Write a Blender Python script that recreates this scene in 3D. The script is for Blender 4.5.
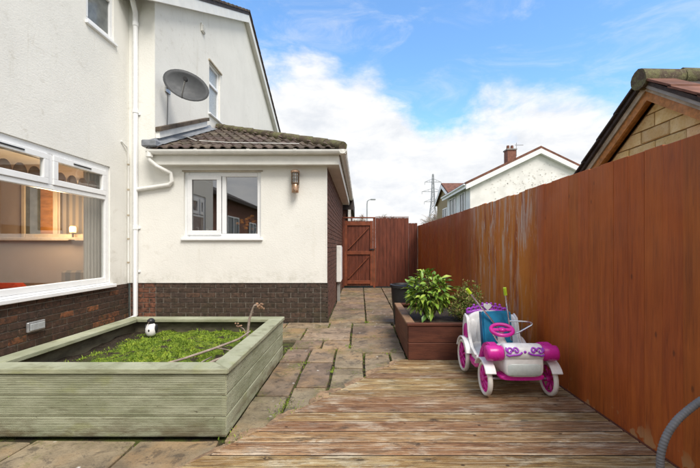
import bpy, bmesh, math, random
from mathutils import Vector, Matrix, Euler
R = math.radians
random.seed(7)
scene = bpy.context.scene
for o in list(bpy.data.objects):
    bpy.data.objects.remove(o)
COL = scene.collection

# ------------------------------------------------------------------ camera
cam_d = bpy.data.cameras.new("camera")
cam = bpy.data.objects.new("camera", cam_d)
COL.objects.link(cam)
cam.location = (0, 0, 1.13)
cam.rotation_euler = (R(90), 0, 0)
cam_d.sensor_width = 36.0
cam_d.lens = 36.0 * 360 / 700
cam_d.shift_x = -10 / 700
cam_d.shift_y = 13 / 700
cam_d.clip_start = 0.05
cam_d.clip_end = 3000
scene.camera = cam
scene.render.resolution_x = 1024
scene.render.resolution_y = 685

# ------------------------------------------------------------------ sky and sun
SUN_EL, SUN_AZ = R(52), R(148)     # azimuth clockwise from +Y: behind the camera, to the right
world = bpy.data.worlds.new("World")
scene.world = world
world.use_nodes = True
wt = world.node_tree
wt.nodes.clear()
def wn(t): return wt.nodes.new(t)
w_out = wn("ShaderNodeOutputWorld"); w_bg = wn("ShaderNodeBackground")
w_sky = wn("ShaderNodeTexSky"); w_sky.sky_type = 'NISHITA'; w_sky.sun_disc = False
w_sky.sun_elevation = SUN_EL; w_sky.sun_rotation = SUN_AZ
w_sky.air_density = 1.0; w_sky.dust_density = 0.6; w_sky.ozone_density = 1.6
w_bg.inputs["Strength"].default_value = 0.15
tc = wn("ShaderNodeTexCoord")
def wmath(op, a, b=None, clamp=False):
    n = wn("ShaderNodeMath"); n.operation = op; n.use_clamp = clamp
    for i, v in enumerate((a, b)):
        if v is None: continue
        if isinstance(v, (int, float)): n.inputs[i].default_value = v
        else: wt.links.new(v, n.inputs[i])
    return n.outputs[0]
def wnoise(scale, detail, rough, dist=0.0, stretch=(1, 1, 1)):
    mp = wn("ShaderNodeMapping"); mp.inputs["Scale"].default_value = stretch
    wt.links.new(tc.outputs["Generated"], mp.inputs["Vector"])
    n = wn("ShaderNodeTexNoise"); n.inputs["Scale"].default_value = scale
    n.inputs["Detail"].default_value = detail; n.inputs["Roughness"].default_value = rough
    n.inputs["Distortion"].default_value = dist
    wt.links.new(mp.outputs[0], n.inputs["Vector"])
    return n.outputs["Fac"]
def wblob(d, width):               # soft cloud bank towards direction d
    v = Vector(d).normalized()
    n = wn("ShaderNodeVectorMath"); n.operation = 'DOT_PRODUCT'
    nn = wn("ShaderNodeVectorMath"); nn.operation = 'NORMALIZE'
    wt.links.new(tc.outputs["Generated"], nn.inputs[0])
    wt.links.new(nn.outputs[0], n.inputs[0]); n.inputs[1].default_value = v
    m = wn("ShaderNodeMapRange"); m.interpolation_type = 'SMOOTHSTEP'
    m.inputs["From Min"].default_value = math.cos(width); m.inputs["From Max"].default_value = 1.0
    wt.links.new(n.outputs["Value"], m.inputs["Value"])
    return m.outputs[0]
sep = wn("ShaderNodeSeparateXYZ"); wt.links.new(tc.outputs["Generated"], sep.inputs[0])
low = wn("ShaderNodeMapRange"); low.interpolation_type = 'SMOOTHSTEP'
low.inputs["From Min"].default_value = 0.36; low.inputs["From Max"].default_value = 0.04
wt.links.new(sep.outputs["Z"], low.inputs["Value"])
n1 = wnoise(3.4, 8, 0.60, 0.35, (1, 1, 1.7))
n2 = wnoise(9.0, 6, 0.62, 0.3, (1, 1, 2.2))
base = wmath('ADD', wmath('MULTIPLY', n1, 1.0), wmath('MULTIPLY', n2, 0.35))
base = wmath('ADD', base, wmath('MULTIPLY', low.outputs[0], 0.42))
for d, wd, k in (((-.04, 1, .33), .28, .30), ((-.20, 1, .50), .16, .20), ((.45, 1, .27), .27, .46), ((.02, 1, .16), .35, .30), ((.13, 1, .50), .12, .10),
                 ((-.9, 1, .6), .5, .25), ((1.6, -.6, .9), 1.2, .38), ((-1, -1.4, .8), 1.2, .3), ((.3, -1.2, 1), 1.0, .25), ((.5, 1, .62), .40, -.26), ((-.12, 1, .68), .26, -.30), ((.16, 1, .42), .16, -.26)):  # banks behind the camera are added, unseen, to whiten the ambient light
    base = wmath('ADD', base, wmath('MULTIPLY', wblob(d, wd), k))
cl = wn("ShaderNodeMapRange"); cl.interpolation_type = 'SMOOTHSTEP'
cl.inputs["From Min"].default_value = 0.70; cl.inputs["From Max"].default_value = 1.02
wt.links.new(base, cl.inputs["Value"])
wsp = wn("ShaderNodeMapRange"); wsp.interpolation_type = 'SMOOTHSTEP'
wsp.inputs["From Min"].default_value = 0.47; wsp.inputs["From Max"].default_value = 0.78; wsp.inputs["To Max"].default_value = 0.36
wt.links.new(wnoise(4.2, 9, 0.66, 1.1, (1.0, .8, 2.6)), wsp.inputs["Value"])
cfac = wmath('MAXIMUM', cl.outputs[0], wsp.outputs[0])
shade = wn("ShaderNodeMapRange")
shade.inputs["From Min"].default_value = 0.3; shade.inputs["From Max"].default_value = 0.75
wt.links.new(n2, shade.inputs["Value"])
ccol = wn("ShaderNodeMix"); ccol.data_type = 'RGBA'
ccol.inputs["A"].default_value = (3.75, 3.9, 4.15, 1); ccol.inputs["B"].default_value = (5.3, 5.25, 5.15, 1)
wt.links.new(shade.outputs[0], ccol.inputs["Factor"])
skyc = wn("ShaderNodeMix"); skyc.data_type = 'RGBA'; skyc.blend_type = 'MULTIPLY'
skyc.inputs["Factor"].default_value = 1.0; skyc.inputs["B"].default_value = (1.0, 1.32, 1.50, 1)
wt.links.new(w_sky.outputs[0], skyc.inputs["A"])
wmix = wn("ShaderNodeMix"); wmix.data_type = 'RGBA'
wt.links.new(cfac, wmix.inputs["Factor"])
wt.links.new(skyc.outputs["Result"], wmix.inputs["A"]); wt.links.new(ccol.outputs["Result"], wmix.inputs["B"])
wt.links.new(wmix.outputs["Result"], w_bg.inputs["Color"]); wt.links.new(w_bg.outputs[0], w_out.inputs["Surface"])

sun_d = bpy.data.lights.new("sun", 'SUN'); sun_d.energy = 2.6; sun_d.angle = R(28); sun_d.color = (1, .945, .86)
sun = bpy.data.objects.new("sun", sun_d); COL.objects.link(sun)
sdir = Vector((math.sin(SUN_AZ) * math.cos(SUN_EL), math.cos(SUN_AZ) * math.cos(SUN_EL), math.sin(SUN_EL)))
sun.rotation_euler = (-sdir).to_track_quat('-Z', 'Y').to_euler(); sun.location = (8, -8, 14)

scene.view_settings.view_transform = 'Standard'
scene.view_settings.look = 'None'
scene.view_settings.exposure = 0.55
scene.view_settings.gamma = 1.0
scene.view_settings.use_curve_mapping = False
scene.render.engine = 'CYCLES'
scene.cycles.max_bounces = 8
scene.cycles.transparent_max_bounces = 12

# ------------------------------------------------------------------ materials
class NT:
    def __init__(s, name):
        s.m = bpy.data.materials.new(name); s.m.use_nodes = True
        s.t = s.m.node_tree; s.t.nodes.clear()
        s.out = s.n("ShaderNodeOutputMaterial"); s.b = s.n("ShaderNodeBsdfPrincipled")
        s.t.links.new(s.b.outputs[0], s.out.inputs[0])
        s.pos = s.n("ShaderNodeNewGeometry").outputs["Position"]
    def n(s, t): return s.t.nodes.new(t)
    def put(s, v, sock):
        if v is None: return
        if isinstance(v, bpy.types.NodeSocket): s.t.links.new(v, sock)
        elif isinstance(v, (tuple, list)) and len(v) == 3 and sock.type == 'RGBA': sock.default_value = (*v, 1)
        else: sock.default_value = v
    def map(s, scale=(1, 1, 1), vec=None, loc=(0, 0, 0)):
        n = s.n("ShaderNodeMapping"); n.inputs["Scale"].default_value = scale; n.inputs["Location"].default_value = loc
        s.put(vec or s.pos, n.inputs["Vector"]); return n.outputs[0]
    def noise(s, scale, detail=4, rough=.55, st=(1, 1, 1), dist=0, vec=None):
        n = s.n("ShaderNodeTexNoise"); n.inputs["Scale"].default_value = scale
        n.inputs["Detail"].default_value = detail; n.inputs["Roughness"].default_value = rough
        n.inputs["Distortion"].default_value = dist
        s.put(s.map(st, vec), n.inputs["Vector"]); return n.outputs["Fac"]
    def voro(s, scale, st=(1, 1, 1), vec=None):
        n = s.n("ShaderNodeTexVoronoi"); n.inputs["Scale"].default_value = scale
        s.put(s.map(st, vec), n.inputs["Vector"]); return n.outputs["Distance"]
    def rng(s, v, a, b, c=0.0, d=1.0, smooth=True):
        n = s.n("ShaderNodeMapRange")
        if smooth: n.interpolation_type = 'SMOOTHSTEP'
        for i, x in zip(("From Min", "From Max", "To Min", "To Max"), (a, b, c, d)): n.inputs[i].default_value = x
        s.put(v, n.inputs["Value"]); return n.outputs[0]
    def mix(s, f, a, b, mode='MIX'):
        n = s.n("ShaderNodeMix"); n.data_type = 'RGBA'; n.blend_type = mode
        s.put(f, n.inputs["Factor"]); s.put(a, n.inputs["A"]); s.put(b, n.inputs["B"]); return n.outputs["Result"]
    def math(s, op, a, b=None, clamp=False):
        n = s.n("ShaderNodeMath"); n.operation = op; n.use_clamp = clamp
        s.put(a, n.inputs[0]); s.put(b, n.inputs[1]); return n.outputs[0]
    def ramp(s, f, stops):
        n = s.n("ShaderNodeValToRGB"); e = n.color_ramp.elements
        while len(e) < len(stops): e.new(0.5)
        for el, (p, c) in zip(e, stops): el.position = p; el.color = (*c, 1)
        s.put(f, n.inputs[0]); return n.outputs[0]
    def rand(s): return s.n("ShaderNodeObjectInfo").outputs["Random"]
    def xyz(s):
        n = s.n("ShaderNodeSeparateXYZ"); s.put(s.pos, n.inputs[0]); return n.outputs
    def vary(s, col, amt, hue=0.0):      # per-object value variation
        r = s.rand(); n = s.n("ShaderNodeHueSaturation"); s.put(col, n.inputs["Color"])
        s.put(s.rng(r, 0, 1, 1 - amt, 1 + amt, False), n.inputs["Value"])
        if hue:
            r2 = s.math('FRACT', s.math('MULTIPLY', r, 17.3))
            s.put(s.rng(r2, 0, 1, .5 - hue, .5 + hue, False), n.inputs["Hue"])
        return n.outputs[0]
    def bump(s, h, strength=.3, dist=.01, normal=None):
        n = s.n("ShaderNodeBump"); n.inputs["Strength"].default_value = strength; n.inputs["Distance"].default_value = dist
        s.put(h, n.inputs["Height"]); s.put(normal, n.inputs["Normal"]); return n.outputs[0]
    def done(s, col, rough=.7, normal=None, metal=0.0, spec=.4, **kw):
        s.put(col, s.b.inputs["Base Color"]); s.put(rough, s.b.inputs["Roughness"])
        s.put(normal, s.b.inputs["Normal"]); s.put(metal, s.b.inputs["Metallic"])
        s.b.inputs["Specular IOR Level"].default_value = spec
        for k, v in kw.items(): s.put(v, s.b.inputs[k.replace('_', ' ')])
        return s.m

def plain(name, c, rough=.5, var=.12, scale=8, bump=0.0, bscale=60, metal=0.0, spec=.4, rnd=0.0, st=(1, 1, 1), **kw):
    t = NT(name)
    f = t.noise(scale, 4, .6, st)
    lo = tuple(x * (1 - var) for x in c); hi = tuple(min(1, x * (1 + var)) for x in c)
    col = t.mix(t.rng(f, .3, .7), lo, hi)
    if rnd: col = t.vary(col, rnd)
    nm = t.bump(t.noise(bscale, 3, .6, st), bump, .005) if bump else None
    rr = t.rng(t.noise(scale * 2.3, 3, .6), .3, .7, max(.03, rough - .1), min(1, rough + .1))
    return t.done(col, rr, nm, metal, spec, **kw)

def m_render(name, base, stain):
    t = NT(name)
    c = t.mix(t.rng(t.noise(1.3, 5, .6), .35, .7), base, tuple(x * .93 for x in base))
    drip = t.math('MULTIPLY', t.rng(t.noise(2.2, 6, .65, (5, 5, .35)), .55, .8), t.rng(t.noise(.8, 3, .5), .42, .65))
    c = t.mix(t.math('MULTIPLY', drip, .42), c, stain)
    blot = t.math('MULTIPLY', t.rng(t.noise(5.5, 7, .74, (1, 1, 1.3), .6), .54, .66), t.rng(t.noise(.9, 3, .5), .44, .62))
    c = t.mix(t.math('MULTIPLY', blot, .22), c, tuple(x * .78 for x in stain))
    c = t.mix(t.math('MULTIPLY', t.rng(t.noise(26, 5, .7), .60, .78), .28), c, tuple(x * .62 for x in base))
    z = t.xyz()[2]
    splash = t.math('MULTIPLY', t.rng(z, .85, .58), t.rng(t.noise(7, 5, .7), .42, .68))
    c = t.mix(t.math('MULTIPLY', splash, .35), c, (.30, .29, .20))
    h = t.math('ADD', t.noise(34, 5, .65, (1, 1, 1.7)), t.math('MULTIPLY', t.noise(120, 3, .6), .45))
    return t.done(c, .85, t.bump(h, .32, .010), 0, .2)
M = {}
M['render'] = m_render('white_render', (.83, .82, .775), (.50, .45, .33))
M['upvc'] = plain('white_upvc', (.84, .85, .86), .30, .03, 3)
M['upvc_old'] = plain('aged_white_plastic', (.80, .795, .76), .42, .07, 6)
M['fascia'] = plain('fascia_white', (.80, .79, .74), .45, .05, 5)
M['render_far'] = plain('white_pebbledash', (.82, .81, .78), .9, .08, 2, .3, 30)
def m_brick(name, stops, moss=.35):
    t = NT(name)
    c = t.ramp(t.rand(), stops)
    c = t.mix(t.rng(t.noise(22, 5, .65), .35, .7), c, (.035, .026, .020))
    c = t.mix(t.math('MULTIPLY', t.rng(t.noise(60, 3, .6), .62, .72), .5), c, (.30, .25, .20))
    z = t.xyz()[2]
    low = t.math('MULTIPLY', t.rng(z, .5, 0.0), t.rng(t.noise(5, 4, .6), .4, .65))
    c = t.mix(t.math('MULTIPLY', low, moss), c, (.05, .058, .025))
    return t.done(c, .85, t.bump(t.noise(80, 4, .65), .5, .006), 0, .25)
M['brick'] = m_brick('dark_brown_brick', [(0, (.060, .034, .024)), (.35, (.095, .050, .034)), (.65, (.075, .046, .036)), (.90, (.11, .056, .036)), (.965, (.24, .090, .040)), (1, (.28, .11, .05))])
M['brick_front'] = m_brick('dark_grey_brown_brick', [(0, (.066, .046, .036)), (.4, (.090, .060, .045)), (.8, (.080, .056, .046)), (.97, (.115, .070, .050)), (1, (.19, .085, .045))])
M['brick_side'] = m_brick('red_brown_brick', [(0, (.15, .070, .052)), (.5, (.19, .085, .062)), (1, (.22, .11, .08))], .1)
M['brick_red'] = m_brick('red_brick', [(0, (.17, .075, .05)), (.5, (.21, .09, .055)), (1, (.24, .10, .06))], .0)
M['brick_back'] = plain('brick_wall_far', (.22, .10, .07), .9, .2, 9)
M['block'] = None
t = NT('yellow_stone_block')
c = t.mix(t.rng(t.noise(9, 5, .65), .3, .7), (.70, .50, .22), (.80, .64, .36))
c = t.mix(t.math('MULTIPLY', t.rng(t.noise(45, 4, .65), .55, .75), .6), c, (.36, .20, .08))
M['block'] = t.done(t.vary(c, .14, .012), .9, t.bump(t.noise(35, 5, .65), .6, .012), 0, .2)
M['mortar'] = plain('mortar', (.20, .180, .150), .95, .2, 14, .3, 60)
M['mortar_pale'] = plain('pale_mortar', (.36, .27, .15), .95, .15, 14, .3, 60)
def m_fence():
    t = NT('stained_fence_timber')
    x, y, z = t.xyz()
    off = t.math('MULTIPLY', t.rand(), 37.0)
    cb = t.n("ShaderNodeCombineXYZ"); t.put(off, cb.inputs[0]); t.put(off, cb.inputs[1]); t.put(0.0, cb.inputs[2])
    va = t.n("ShaderNodeVectorMath"); va.operation = 'ADD'; t.put(t.pos, va.inputs[0]); t.put(cb.outputs[0], va.inputs[1])
    P = va.outputs[0]
    c = t.ramp(t.noise(3.0, 5, .6, (9, 9, .7), .6, P), [(.25, (.235, .052, .011)), (.5, (.36, .083, .015)), (.72, (.45, .115, .020))])
    c = t.mix(t.math('MULTIPLY', t.rng(t.noise(1.1, 4, .6), .40, .70), .6), c, (.50, .122, .018))
    c = t.mix(t.math('MULTIPLY', t.rng(t.noise(26, 4, .6, (5, 5, .22), .4, P), .52, .72), .35), c, (.075, .023, .010))
    kn = t.rng(t.voro(4.0, (1, 2.2, 1.0), P), .10, .03)
    c = t.mix(t.math('MULTIPLY', kn, .6), c, (.06, .018, .008))
    # sun-bleached, peeling stretch between the plant box and the white house beyond
    wy = t.math('MULTIPLY', t.rng(y, 3.15, 3.6), t.rng(y, 5.6, 4.7))
    worn = t.math('MULTIPLY', wy, t.rng(t.noise(2.4, 5, .65, (3.2, 3.2, .55)), .32, .52))
    c = t.mix(t.math('MULTIPLY', worn, .9), c, (.60, .205, .030))
    up = t.rng(z, .6, 1.4, .45, 1.0)
    streak = t.math('MULTIPLY', t.math('MULTIPLY', wy, up), t.rng(t.noise(2.6, 8, .74, (4.6, 4.6, .62), .9), .49, .60))
    c = t.mix(t.math('MULTIPLY', streak, .75), c, (.60, .50, .44))
    peel = t.math('MULTIPLY', t.rng(z, .16, .02), t.rng(t.noise(6, 3, .6), .60, .63))
    c = t.mix(t.math('MULTIPLY', peel, .8), c, (.45, .24, .10))
    c = t.vary(c, .06, .004)
    h = t.math('ADD', t.noise(20, 5, .6, (6, 6, .3), .3, P), t.math('MULTIPLY', t.noise(90, 2, .5, (2, 2, .3)), .4))
    return t.done(c, t.rng(t.noise(3, 3, .6), .3, .7, .42, .66), t.bump(h, .28, .006), 0, .35)
M['fence'] = m_fence()
M['gate'] = plain('red_brown_gate', (.14, .036, .018), .55, .3, 4, .2, 40, st=(8, 8, .8))
M['gate_light'] = plain('red_brown_batten', (.20, .055, .024), .55, .25, 6, .2, 40)
def m_deck():
    t = NT('weathered_decking')
    off = t.math('MULTIPLY', t.rand(), 53.0)
    cb = t.n("ShaderNodeCombineXYZ"); t.put(off, cb.inputs[0]); t.put(off, cb.inputs[2]); t.put(0.0, cb.inputs[1])
    va = t.n("ShaderNodeVectorMath"); va.operation = 'ADD'; t.put(t.pos, va.inputs[0]); t.put(cb.outputs[0], va.inputs[1])
    P = va.outputs[0]
    c = t.ramp(t.noise(2.6, 7, .68, (.9, 9, 5), .6, P), [(.30, (.140, .070, .028)), (.43, (.270, .150, .062)), (.55, (.380, .245, .118)), (.70, (.54, .43, .27))])
    c = t.mix(t.math('MULTIPLY', t.rng(t.noise(4.2, 7, .72, (.8, 2.6, 1), .4), .50, .64), .62), c, (.60, .53, .40))
    c = t.mix(t.math('MULTIPLY', t.rng(t.noise(46, 6, .7, (.16, 3.0, 2), .5, P), .49, .62), .72), c, (.070, .040, .021))
    c = t.mix(t.math('MULTIPLY', t.rng(t.noise(38, 5, .7, (.22, 3.4, 2), .3, P), .60, .69), .60), c, (.64, .56, .42))
    c = t.mix(t.math('MULTIPLY', t.rng(t.noise(1.5, 5, .65, (1, 2, 1)), .48, .66), .58), c, (.200, .098, .038))
    kn = t.rng(t.voro(4.2, (1.0, 1.9, 1), P), .25, .04)
    kn2 = t.math('MULTIPLY', kn, t.rng(t.noise(26, 5, .75, (.8, 2, 1), 1.2), .40, .56))
    c = t.mix(t.math('MULTIPLY', kn2, .95), c, (.030, .017, .011))
    c = t.mix(t.math('MULTIPLY', t.rng(t.noise(17, 6, .75, (.45, 2.2, 1), .6), .57, .68), .62), c, (.040, .026, .016))
    c = t.mix(t.math('MULTIPLY', t.rng(t.noise(1.0, 4, .6), .5, .72), .40), c, (.185, .180, .095))
    ln = t.noise(58, 4, .6, (.045, 2.2, 1), .15, P)
    c = t.mix(t.math('MULTIPLY', t.rng(ln, .57, .63), .38), c, (.60, .51, .37))
    c = t.mix(t.math('MULTIPLY', t.rng(ln, .43, .37), .45), c, (.055, .030, .015))
    kv = t.rng(t.voro(6.0, (1.0, 1.5, 1), P), .085, .045)
    c = t.mix(t.math('MULTIPLY', kv, .85), c, (.035, .018, .010))
    c = t.vary(c, .28, .014)
    h = t.math('ADD', t.noise(34, 5, .6, (.3, 4, 2), .3, P), t.math('MULTIPLY', kn, -.6))
    return t.done(c, t.rng(t.noise(3, 3, .6), .3, .7, .42, .72), t.bump(h, .5, .008), 0, .4)
M['deck'] = m_deck()
def m_slab():
    t = NT('paving_stone')
    c = t.mix(t.rng(t.noise(3.0, 6, .70), .32, .68), (.165, .122, .080), (.320, .245, .165))
    c = t.vary(c, .22, .02)
    c = t.mix(t.math('MULTIPLY', t.rng(t.noise(1.7, 5, .62), .46, .66), .60), c, (.40, .25, .12))
    c = t.mix(t.math('MULTIPLY', t.rng(t.noise(9, 7, .76, (1, 1, 1), .5), .50, .62), .68), c, (.070, .055, .042))
    c = t.mix(t.math('MULTIPLY', t.rng(t.noise(70, 4, .7), .55, .70), .5), c, (.08, .066, .055))
    spot = t.rng(t.voro(8.5), .13, .05)
    spot = t.math('MULTIPLY', spot, t.rng(t.noise(2.6, 2, .5), .42, .50))
    spot = t.math('MULTIPLY', spot, t.rng(t.noise(60, 3, .6), .36, .50))
    c = t.mix(t.math('MULTIPLY', spot, .9), c, (.62, .59, .53))
    mossy = t.math('MULTIPLY', t.rng(t.noise(2.4, 4, .6), .50, .66), t.rng(t.noise(40, 3, .6), .42, .6))
    c = t.mix(t.math('MULTIPLY', mossy, .7), c, (.13, .135, .03))
    h = t.math('ADD', t.noise(9, 6, .68), t.math('MULTIPLY', t.noise(90, 3, .6), .25))
    return t.done(c, t.rng(t.noise(5, 3, .6), .3, .7, .55, .85), t.bump(h, .65, .016), 0, .35)
M['slab'] = m_slab()
t = NT('cut_tan_stone')
c = t.mix(t.rng(t.noise(9, 6, .7), .35, .65), (.20, .13, .080), (.40, .265, .155))
c = t.mix(t.math('MULTIPLY', t.rng(t.noise(40, 5, .7), .50, .66), .6), c, (.10, .075, .055))
M['slab_tan'] = t.done(c, .85, t.bump(t.noise(50, 5, .7), .6, .01), 0, .25)
t = NT('mossy_joint_soil')
c = t.mix(t.rng(t.noise(9, 4, .6), .45, .62), (.045, .036, .022), (.075, .085, .022))
M['joint'] = t.done(c, .95, t.bump(t.noise(60, 4, .7), .7, .01), 0, .2)
M['dirt_shade'] = plain('packed_dirt_and_shade', (.022, .017, .012), .95, .4, 30)
t = NT('mossy_soil')
x_, y_, z_ = t.xyz()
mk = t.math('MULTIPLY', t.math('MULTIPLY', t.rng(x_, -2.12, -1.90), t.rng(x_, -.98, -1.15)), t.rng(t.noise(9, 6, .72, (1, 1, 1), .5), .40, .52))
c = t.mix(t.rng(t.noise(30, 5, .7), .35, .65), (.035, .026, .018), (.075, .056, .038))
gc = t.ramp(t.noise(22, 6, .74), [(.30, (.045, .085, .012)), (.48, (.13, .20, .02)), (.66, (.30, .36, .04))])
M['mossy_soil'] = t.done(t.mix(mk, c, gc), .95, t.bump(t.noise(60, 5, .75), 1.0, .02), 0, .2)
M['soil'] = plain('dark_soil', (.055, .040, .028), .95, .4, 30, .8, 60)
def m_planter():
    t = NT('green_painted_timber')
    off = t.math('MULTIPLY', t.rand(), 31.0)
    cb = t.n("ShaderNodeCombineXYZ"); t.put(off, cb.inputs[0]); t.put(off, cb.inputs[1]); t.put(off, cb.inputs[2])
    va = t.n("ShaderNodeVectorMath"); va.operation = 'ADD'; t.put(t.pos, va.inputs[0]); t.put(cb.outputs[0], va.inputs[1])
    P = va.outputs[0]
    c = t.mix(t.rng(t.noise(2.6, 5, .62, (1, 1, 3), 0, P), .3, .7), (.255, .265, .165), (.40, .405, .285))
    c = t.mix(t.math('MULTIPLY', t.rng(t.noise(12, 5, .65, (.6, .6, 5), .3, P), .50, .70), .55), c, (.15, .14, .08))
    c = t.mix(t.math('MULTIPLY', t.rng(t.noise(3.2, 5, .6, (1, 1, 2), .3, P), .56, .70), .5), c, (.30, .31, .13))
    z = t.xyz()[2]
    base_grime_shade = t.math('MULTIPLY', t.rng(z, .17, .0), t.rng(t.noise(4, 5, .65, (1, 1, 3)), .38, .62))
    c = t.mix(t.math('MULTIPLY', base_grime_shade, .80), c, (.12, .085, .045))  # grime and a painted shadow strip along the base
    c = t.mix(t.math('MULTIPLY', t.rng(t.noise(9, 4, .7, (1.2, 1.2, 2.5), 1.2, P), .68, .73), .85), c, (.065, .05, .03))
    return t.done(c, .75, t.bump(t.noise(40, 5, .65, (.4, .4, 4), .3), .45, .006), 0, .3)
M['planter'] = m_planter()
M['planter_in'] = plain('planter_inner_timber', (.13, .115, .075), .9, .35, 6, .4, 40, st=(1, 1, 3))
t = NT('brown_planter_timber')
c = t.mix(t.rng(t.noise(3, 5, .6, (1, 1, 5)), .3, .7), (.075, .024, .015), (.135, .045, .025))
c = t.mix(t.math('MULTIPLY', t.rng(t.noise(24, 4, .6, (.4, .4, 5)), .5, .7), .5), c, (.04, .015, .01))
M['brown_wood'] = t.done(t.vary(c, .12), .6, t.bump(t.noise(40, 4, .6, (.4, .4, 5)), .3, .005), 0, .3)
M['brown_rim'] = plain('worn_brown_rim', (.22, .125, .070), .75, .35, 5, .3, 40)
t = NT('brown_roof_tile')
c = t.mix(t.rng(t.noise(9, 5, .65), .3, .7), (.070, .052, .042), (.140, .105, .082))
c = t.mix(t.math('MULTIPLY', t.rng(t.noise(13, 5, .65), .55, .70), .6), c, (.115, .115, .060))
M['tile'] = t.done(t.vary(c, .25, .02), .85, t.bump(t.noise(50, 4, .6), .4, .006), 0, .25)
t = NT('mossy_hip_tile')
c = t.mix(t.rng(t.noise(8, 5, .7), .40, .62), (.095, .072, .055), (.155, .150, .075))
c = t.mix(t.math('MULTIPLY', t.rng(t.noise(40, 4, .7), .56, .70), .7), c, (.28, .26, .17))
M['hip'] = t.done(t.vary(c, .2), .95, t.bump(t.noise(40, 5, .7), .9, .015), 0, .2)
M['tile_red'] = plain('red_brown_tile', (.17, .075, .050), .85, .3, 4, rnd=.1)
M['tile_dark'] = plain('dark_tile', (.055, .043, .040), .8, .3, 9, .3, 50)
M['lead'] = plain('lead_flashing', (.235, .25, .275), .55, .2, 14, .3, 40, metal=.2)
M['dish'] = plain('grey_dish_mesh', (.075, .079, .086), .6, .15, 5, .15, 300)
M['black'] = plain('black_plastic', (.02, .02, .022), .45, .2, 8)
M['bronze'] = plain('bronze_metal', (.21, .150, .105), .35, .3, 20, metal=.85)
M['copper'] = plain('copper_metal', (.46, .30, .20), .30, .25, 20, metal=.9)
M['galv'] = plain('galvanised_steel', (.42, .43, .44), .45, .15, 20, metal=.7)
M['chrome'] = plain('chrome_tube', (.62, .62, .62), .25, .1, 20, metal=.9)
M['hose'] = plain('grey_hose', (.15, .15, .155), .5, .15, 15, .1, 80)
M['white_toy'] = plain('white_toy_plastic', (.80, .785, .77), .38, .10, 14, spec=.45)
M['tyre'] = plain('off_white_tyre', (.70, .66, .60), .5, .12, 14)
M['magenta'] = plain('magenta_plastic', (.60, .020, .30), .32, .12, 8, spec=.5)
M['purple'] = plain('purple_plastic', (.36, .05, .50), .35, .12, 8, spec=.5)
M['bluefab'] = plain('blue_fabric', (.010, .19, .36), .65, .2, 10, .2, 200)
M['blueedge'] = plain('navy_edging', (.012, .06, .13), .6, .2, 10)
M['lime'] = plain('lime_grip', (.42, .62, .03), .4, .1, 10)
M['greypanel'] = plain('clear_grey_panel', (.55, .60, .58), .25, .10, 12)
M['orange_wood'] = plain('orange_brown_timber', (.44, .19, .055), .6, .25, 5, .2, 40, st=(1, 4, 4))
M['grey_wood'] = plain('silvered_board', (.40, .34, .25), .7, .25, 6, .2, 40)
M['bark'] = plain('bark', (.13, .10, .075), .9, .3, 10, .5, 40)
M['bare_twig'] = plain('bare_far_twigs', (.34, .29, .24), .9, .2, 3)
M['far_brown'] = plain('far_brown_foliage', (.16, .12, .07), .9, .3, 2)
M['dry_stem'] = plain('dry_grey_stem', (.31, .245, .20), .85, .3, 14, .4, 80)
M['dry_flower'] = plain('dry_brown_flower', (.36, .22, .14), .9, .3, 30)
M['pylon'] = plain('grey_pylon_steel', (.36, .38, .40), .6, .1, 2)
def m_leaf(name, a, b, cc, rough=.4):
    t = NT(name)
    r = t.rand()
    c = t.ramp(r, [(0, a), (.55, b), (1, cc)])
    c = t.mix(t.rng(t.noise(24, 3, .6), .35, .65), c, t.mix(1.0, c, (.78, .85, .7), 'MULTIPLY'))
    t.b.inputs["Subsurface Weight"].default_value = .0
    return t.done(c, rough, None, 0, .45, Transmission_Weight=0.0)
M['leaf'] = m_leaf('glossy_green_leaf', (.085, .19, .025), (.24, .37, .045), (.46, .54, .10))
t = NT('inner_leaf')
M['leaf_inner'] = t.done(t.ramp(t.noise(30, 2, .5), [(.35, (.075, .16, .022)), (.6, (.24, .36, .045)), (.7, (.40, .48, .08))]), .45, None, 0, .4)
t = NT('small_mixed_leaf')
c = t.ramp(t.noise(28, 2, .5), [(.34, (.11, .20, .035)), (.5, (.30, .38, .08)), (.60, (.38, .30, .12)), (.70, (.48, .20, .15))])
M['heather'] = t.done(c, .6, None, 0, .3)
t = NT('mossy_grass')
c = t.ramp(t.noise(11, 6, .72), [(.30, (.045, .085, .012)), (.43, (.11, .185, .018)), (.57, (.26, .36, .035)), (.68, (.36, .38, .05)), (.76, (.34, .24, .07))])
c = t.mix(t.math('MULTIPLY', t.rng(t.noise(90, 2, .5), .5, .7), .5), c, (.36, .40, .08))
M['grass'] = t.done(c, .75, None, 0, .25)
M['stem'] = plain('green_brown_stem', (.14, .11, .05), .8, .2, 20)
M['ground'] = plain('lawn_ground', (.10, .115, .050), .95, .3, .6)
M['grey_wash'] = plain('bare_grey_render', (.64, .62, .58), .9, .12, 4)
M['concrete'] = plain('grey_concrete', (.30, .29, .27), .9, .2, 4, .3, 50)
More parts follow.
